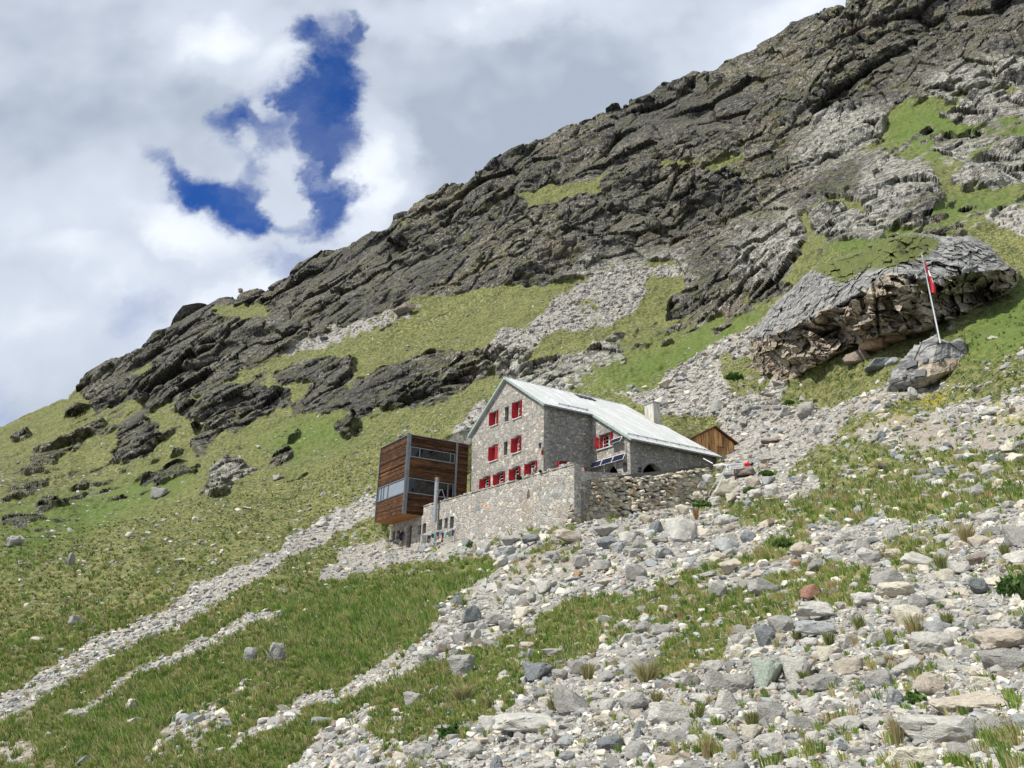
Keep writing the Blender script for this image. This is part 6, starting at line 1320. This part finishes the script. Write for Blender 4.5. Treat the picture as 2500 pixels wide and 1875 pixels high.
MB().prism([(sw*.25, sh_*.14, .004), (sw*.37, sh_*.14, .004), (sw*.37, sh_*.36, .004), (sw*.33, sh_*.24, .004)], (0, 0, .004)).build('shoe_mark', M_INK, sign)
MB().box(sw*.45, sw*.52, -.9, sh_*.9, -.09, -.032).build('stake', M_ROOFWOOD, sign)
# ------------------------------------------------------------------ small things lying about
def lump(name, pix, D_, w, h, m, label, cat, seed=0, dep=None):
    c = Vector(ray(*pix)*D_); W_, H_ = w*D_/FPX, h*D_/FPX; bm = bmesh.new(); bmesh.ops.create_icosphere(bm, subdivisions=4, radius=1); co = np.array([v.co for v in bm.verts]); d = perlin(co*1.5+seed, 81)*.4+np.abs(perlin(co*3.2+seed, 82))*.35
    for v, k_, a in zip(bm.verts, co, d): v.co = Vector(k_)*(1+a)*1.
    me = bpy.data.meshes.new(name); bm.to_mesh(me); bm.free(); me.materials.append(m); me.polygons.foreach_set('use_smooth', np.ones(len(me.polygons), bool)); o = bpy.data.objects.new(name, me); COL.objects.link(o)
    o.location = c; o.scale = (W_/2.2, (dep or W_)/2.2, H_/2.2); tag(o, label, cat); return o
M_REDC = mat('bright_red_cloth', (.62, .02, .03), .8); M_DKC = mat('dark_blue_cloth', (.03, .04, .07), .9); M_BLK = mat('black_cloth', (.012, .012, .014), .85)
lump('red_jacket', c11(1545, 480), 61.8, 14, 11, M_REDC, 'bright red jacket lying on the rocks beside the reception sign', 'jacket', 3)
def backpack(pix, D_, h, m, label, lean=0.):
    s = h*D_/FPX/.55; o = empty('backpack', ray(*pix)*D_, label, 'backpack'); o.scale = (s, s, s); o.rotation_euler = (0, lean, .3)
    bm = bmesh.new(); bmesh.ops.create_cube(bm, size=1); bmesh.ops.subdivide_edges(bm, edges=bm.edges[:], cuts=4, use_grid_fill=True)
    for v in bm.verts: v.co = Vector((v.co.x*.34*(1-.15*v.co.z), v.co.y*.22, v.co.z*.52)); v.co *= .86+.14/(1+(v.co.x/.17)**4*.5+(v.co.z/.26)**4*.5)
    me = bpy.data.meshes.new('bag_body'); bm.to_mesh(me); bm.free(); me.materials.append(m); b = bpy.data.objects.new('bag_body', me); COL.objects.link(b); b.parent = o
    MB().box(-.12, .12, -.17, -.10, -.2, .02).build('front_pocket', M_BLK if m is not M_BLK else M_DKC, o); MB().box(-.16, .16, -.12, .12, .235, .29).build('lid', m, o)
    for s_ in (-1, 1): MB().tube([(.09*s_, .11, .22), (.11*s_, .19, .05), (.10*s_, .12, -.22)], .018, 5).build('shoulder_strap', M_BLK, o)
backpack(c11(1640, 472), 62.0, 9, M_DKC, 'dark blue backpack next to the red jacket', .9)
backpack(c2(1150, 912), 61.5, 12, M_BLK, 'black backpack standing on the drystone wall in front of the arch', .2)
def rod(name, a, b, Da, Db, r, m, label, cat):
    A_, B_ = Vector(ray(*a)*Da), Vector(ray(*b)*Db); o = MB().tube([(0, 0, 0), (B_-A_)*.5, B_-A_], r, 6).build(name, m); o.location = A_; tag(o, label, cat)
rod('trekking_pole', c11(1680, 452), c11(1880, 368), 62, 62.6, .022, M_ZINC, 'pale trekking pole sticking out right of the dark blue backpack', 'trekking pole')
rod('pipe', c11(598, 350), c11(800, 458), 68, 66, .04, M_WHITE, 'white pipe leaning in front of the end of the long wall', 'pipe')
rod('wooden_stake', c11(1968, 545), c11(1985, 392), 62, 62.2, .07, M_SHED, 'short wooden stake standing among rocks right of the trekking pole', 'stake')
gy, gz_ = hitx(c10(690, 905), -4.9)
for k_, (px, py, w, h, m, lb) in enumerate(((610, 885, 7, 6, M_BLK, 'small black bundle on the terrace wall just right of the seated person'), (735, 885, 17, 7, mat('grey_teal_cloth', (.05, .09, .10), .9), 'grey teal jacket draped over the terrace wall right of the black bundle'))):
    lump('bundle' if k_ == 0 else 'draped_jacket', c10(px, py), 57.2, w, h, m, lb, 'bundle' if k_ == 0 else 'jacket', k_+9, .4)
lump('dark_tarpaulin', c11(1090, 415), 72, 18, 5.5, mat('tarpaulin', (.07, .07, .09), .7), 'dark tarpaulin lying at the foot of the wooden shed', 'tarpaulin', 5)
# ------------------------------------------------------------------ plants that stand out
M_STEM = mat('green_stem', (.07, .11, .03), .8)
def leafy(name, pix, D_, w, h, col, label, cat, n=260, seed=0, group=None):
    rnd = np.random.default_rng(seed); c = ray(*pix)*D_; W_, H_ = w*D_/FPX, h*D_/FPX; a = rnd.normal(size=(n, 3)); a /= np.linalg.norm(a, axis=1, keepdims=True); a *= rnd.uniform(.35, 1., (n, 1))**.6; a[:, 2] = np.abs(a[:, 2])*.8; ctr = a*[W_/2, W_/2.4, H_]; l = .10*W_+.02
    u = rnd.normal(size=(n, 3)); u /= np.linalg.norm(u, axis=1, keepdims=True); t = np.cross(u, rnd.normal(size=(n, 3))); t /= np.linalg.norm(t, axis=1, keepdims=True); l_ = l*rnd.uniform(.6, 1.4, (n, 1))
    V_ = np.stack([ctr-u*l_, ctr+t*l_*.45, ctr+u*l_, ctr-t*l_*.45], 1).reshape(-1, 3); F_ = np.arange(4*n).reshape(-1, 4)
    tn_ = np.repeat(np.array(col)[None]*rnd.uniform(.6, 1.6, (n, 1)), 4, 0); root = empty(name, c-np.array([0, 0, H_*.5]), label, cat, group); mk('foliage', V_, F_, M_BLADE, root, cols=dict(tint=tn_))
    m = MB()
    for i in range(5): q_ = ctr[i*7 % n]; m.tube([(0, 0, -.1), tuple(q_*.5), tuple(q_)], .012, 4)
    m.build('stems', M_STEM, root)
DG = (.085, .15, .035)
leafy('shrub', c10(150, 1012), 58.2, 15, 11, (.03, .045, .02), 'small round dark shrub on the terrace under the red shutters', 'shrub', 500, 1)
for i, (pix, D_, w, h, c, lb) in enumerate(((V2(*f6(690, 350)), 60, 26, 18, DG, 'dark green weed between the boulders at the foot of the terrace wall'), (c11(1600, 1010), 50, 34, 18, DG, 'leafy weed between the huge cream boulder and the tan one'), (c11(560, 1300), 48, 44, 16, DG, 'leafy green clump left of the huge cream boulder'),
    (V2(*f6(1000, 1390)), 15.5, 86, 50, (.08, .14, .04), 'low leafy plant in the grass above the widest white slab'), (V2(*f7(2180, 400)), 12, 84, 40, (.09, .15, .045), 'bushy green plant at the right edge of the picture'), (V2(*f7(1480, 1190)), 8.6, 50, 40, DG, 'green plant beside the smooth blue grey boulder'),
    (V2(*f6(600, 1610)), 13.6, 90, 40, (.06, .12, .03), 'dark leafy plant at the bottom left of the widest white slab'), (c11(1950, 640), 52, 34, 12, DG, 'green leafy patch right of the pink brown boulder'), (V2(*f7(975, 950)), 11.5, 32, 22, DG, 'small green plant on the gravel in the lower right'), (V2(*f7(580, 130)), 29, 44, 18, DG, 'dark leafy plant on the upper part of the right scree'),
    (V2(*f6(1330, 232)), 56, 34, 10, DG, 'flat green weed patch at the foot of the drystone wall'), (V2(*f3(120, 1080)), 97, 46, 15, (.07, .13, .03), 'bright green plants at the left foot of the huge outcrop'), (V2(*f3(520, 1270)), 80, 26, 10, (.07, .13, .03), 'green herb patch below the left part of the huge outcrop'))): leafy('leafy_plant', pix, D_, w, h, c, lb, 'plant', 320, i+5)
def drytuft(pix, w, h, cols, label, seed, n=150, D_=None):
    rnd = np.random.default_rng(seed); p, d = at(*pix); p, d = p[0], d[0]
    if D_: p = ray(*pix)*D_; d = D_
    W_, H_ = w*d/FPX, h*d/FPX; a = rnd.uniform(0, 2*pi, n); r0 = rnd.uniform(0, .16, n)*W_; sp = rnd.uniform(.1, .5, n)*W_; hh_ = H_*rnd.uniform(.5, 1.05, n)
    z0 = np.zeros(n); root = np.stack([np.cos(a)*r0, np.sin(a)*r0, z0-.05*H_], 1); mid = root+np.stack([np.cos(a)*sp*.45, np.sin(a)*sp*.45, hh_*.65], 1); tip = root+np.stack([np.cos(a)*sp, np.sin(a)*sp, hh_*.95], 1)
    s_ = np.array([1, 0, 0])*(.0014+.00028*d)
    V_ = np.stack([root-s_, root+s_, mid+s_*.8, mid-s_*.8, tip], 1).reshape(-1, 3); b = (np.arange(n)*5)[:, None]; F_ = np.concatenate([b+[[0, 1, 2]], b+[[0, 2, 3]], b+[[3, 2, 4]]])
    C_ = np.array(cols)[rnd.integers(len(cols), size=n)]*rnd.uniform(.7, 1.3, (n, 1)); o = mk('grass_tuft', V_, F_.astype(np.int32), M_BLADE, cols=dict(tint=np.repeat(C_, 5, 0)), loc=p); tag(o, label, 'grass tuft')
STR = [(.46, .38, .20), (.36, .29, .14), (.20, .21, .07), (.5, .44, .26)]; GT = [(.17, .22, .06), (.24, .26, .10), (.42, .37, .19), (.12, .17, .045)]
for i, (x, y, w, h, c, lb) in enumerate(((1480, 760, 190, 150, STR, 'big straw coloured grass tuft right of centre in the lower right field'), (1695, 700, 100, 110, GT, 'green spiky grass tuft right of the big straw coloured one'), (1100, 720, 110, 110, GT, 'grass tuft above the gravel path in the lower right field'), (1375, 1520, 130, 190, STR, 'brown tipped grass tuft left of the largest white slab'),
    (90, 1600, 130, 130, STR, 'orange brown grass tuft at the bottom of the right field'), (380, 1380, 140, 110, GT, 'low green tuft in the bottom cobbles'), (30, 1340, 90, 90, GT, 'green tuft under the white blocky boulder'), (900, 840, 110, 110, GT, 'green tuft beside the rough grey boulder'), (680, 800, 90, 80, GT, 'small tuft right of the small pinkish stone'),
    (1830, 150, 170, 160, STR, 'wide straw tuft in the upper right grass'), (1660, 320, 110, 110, GT, 'upright tuft below the long white leaning slab'), (730, 1080, 90, 70, GT, 'tuft under the speckled white boulder'), (1310, 980, 90, 80, STR, 'pale tuft behind a white pebble on the gravel'), (1700, 1320, 90, 100, GT, 'sparse green tuft on the long tan slab'), (940, 1120, 80, 60, GT, 'tiny green tuft on fine gravel'), (2090, 240, 80, 90, GT, 'tuft near the right edge above the dark flat slab'), (460, 1210, 40, 80, GT, 'thin tuft below the greenish boulder'), (1430, 880, 50, 60, GT, 'tuft just left of the large pale rounded boulder'))):
    drytuft(V2(*f7(x, y)), w*.32*K, h*.32*K, c, lb, 40+i)
drytuft(c11(440, 1660), 19, 28, [(.42, .28, .13), (.5, .4, .25), (.34, .17, .07)], 'orange brown dry tuft growing on the biggest stained boulder', 90, 260, 46.5)
for i, (x, y, w, h, lb) in enumerate(((1880, 1290, 260, 150, 'long pale grass tuft overhanging the right grass belt'), (1480, 1270, 130, 120, 'straw tuft beside the upright grey block'), (640, 1420, 260, 120, 'brown dry grass patch in the lower middle'), (800, 1460, 120, 80, 'orange dry grass by the dark leafy plant'), (1250, 1490, 120, 90, 'green straw tuft above the tilted speckled slab'), (1950, 1440, 110, 90, 'small straw tuft by the large white rounded boulder'))): drytuft(V2(*f6(x, y)), w*.32*K, h*.32*K, STR+GT[:2], lb, 60+i, 260)
# yellow and white flowers, far too many and too small to count
n = 900; cx = np.concatenate([RNG.normal(f3(a, b)[0]*K, s, n//5) for a, b, s in ((1300, 1410, 40), (2000, 1330, 25), (1560, 1260, 22), (1400, 1230, 60), (2130, 1400, 30))]); cy = np.concatenate([RNG.normal(f3(a, b)[1]*K, s*.35, n//5) for a, b, s in ((1300, 1410, 40), (2000, 1330, 25), (1560, 1260, 22), (1400, 1230, 60), (2130, 1400, 30))])
p, d = at(cx, cy); r = (d*.0009)[:, None]; up3 = np.array([0, 0, 1.]); s_ = np.stack([np.cos(cx), np.sin(cx), cx*0], 1); p = p+up3*.1
V_ = np.stack([p-s_*r, p-up3*r*.8, p+s_*r, p+up3*r*.8], 1).reshape(-1, 3); ob = mk('yellow_flowers', V_, np.arange(len(V_)).reshape(-1, 4), M_BLADE, cols=dict(tint=np.repeat(np.array([[.62, .52, .03]]), len(V_), 0))); tag(ob, kind='stuff')
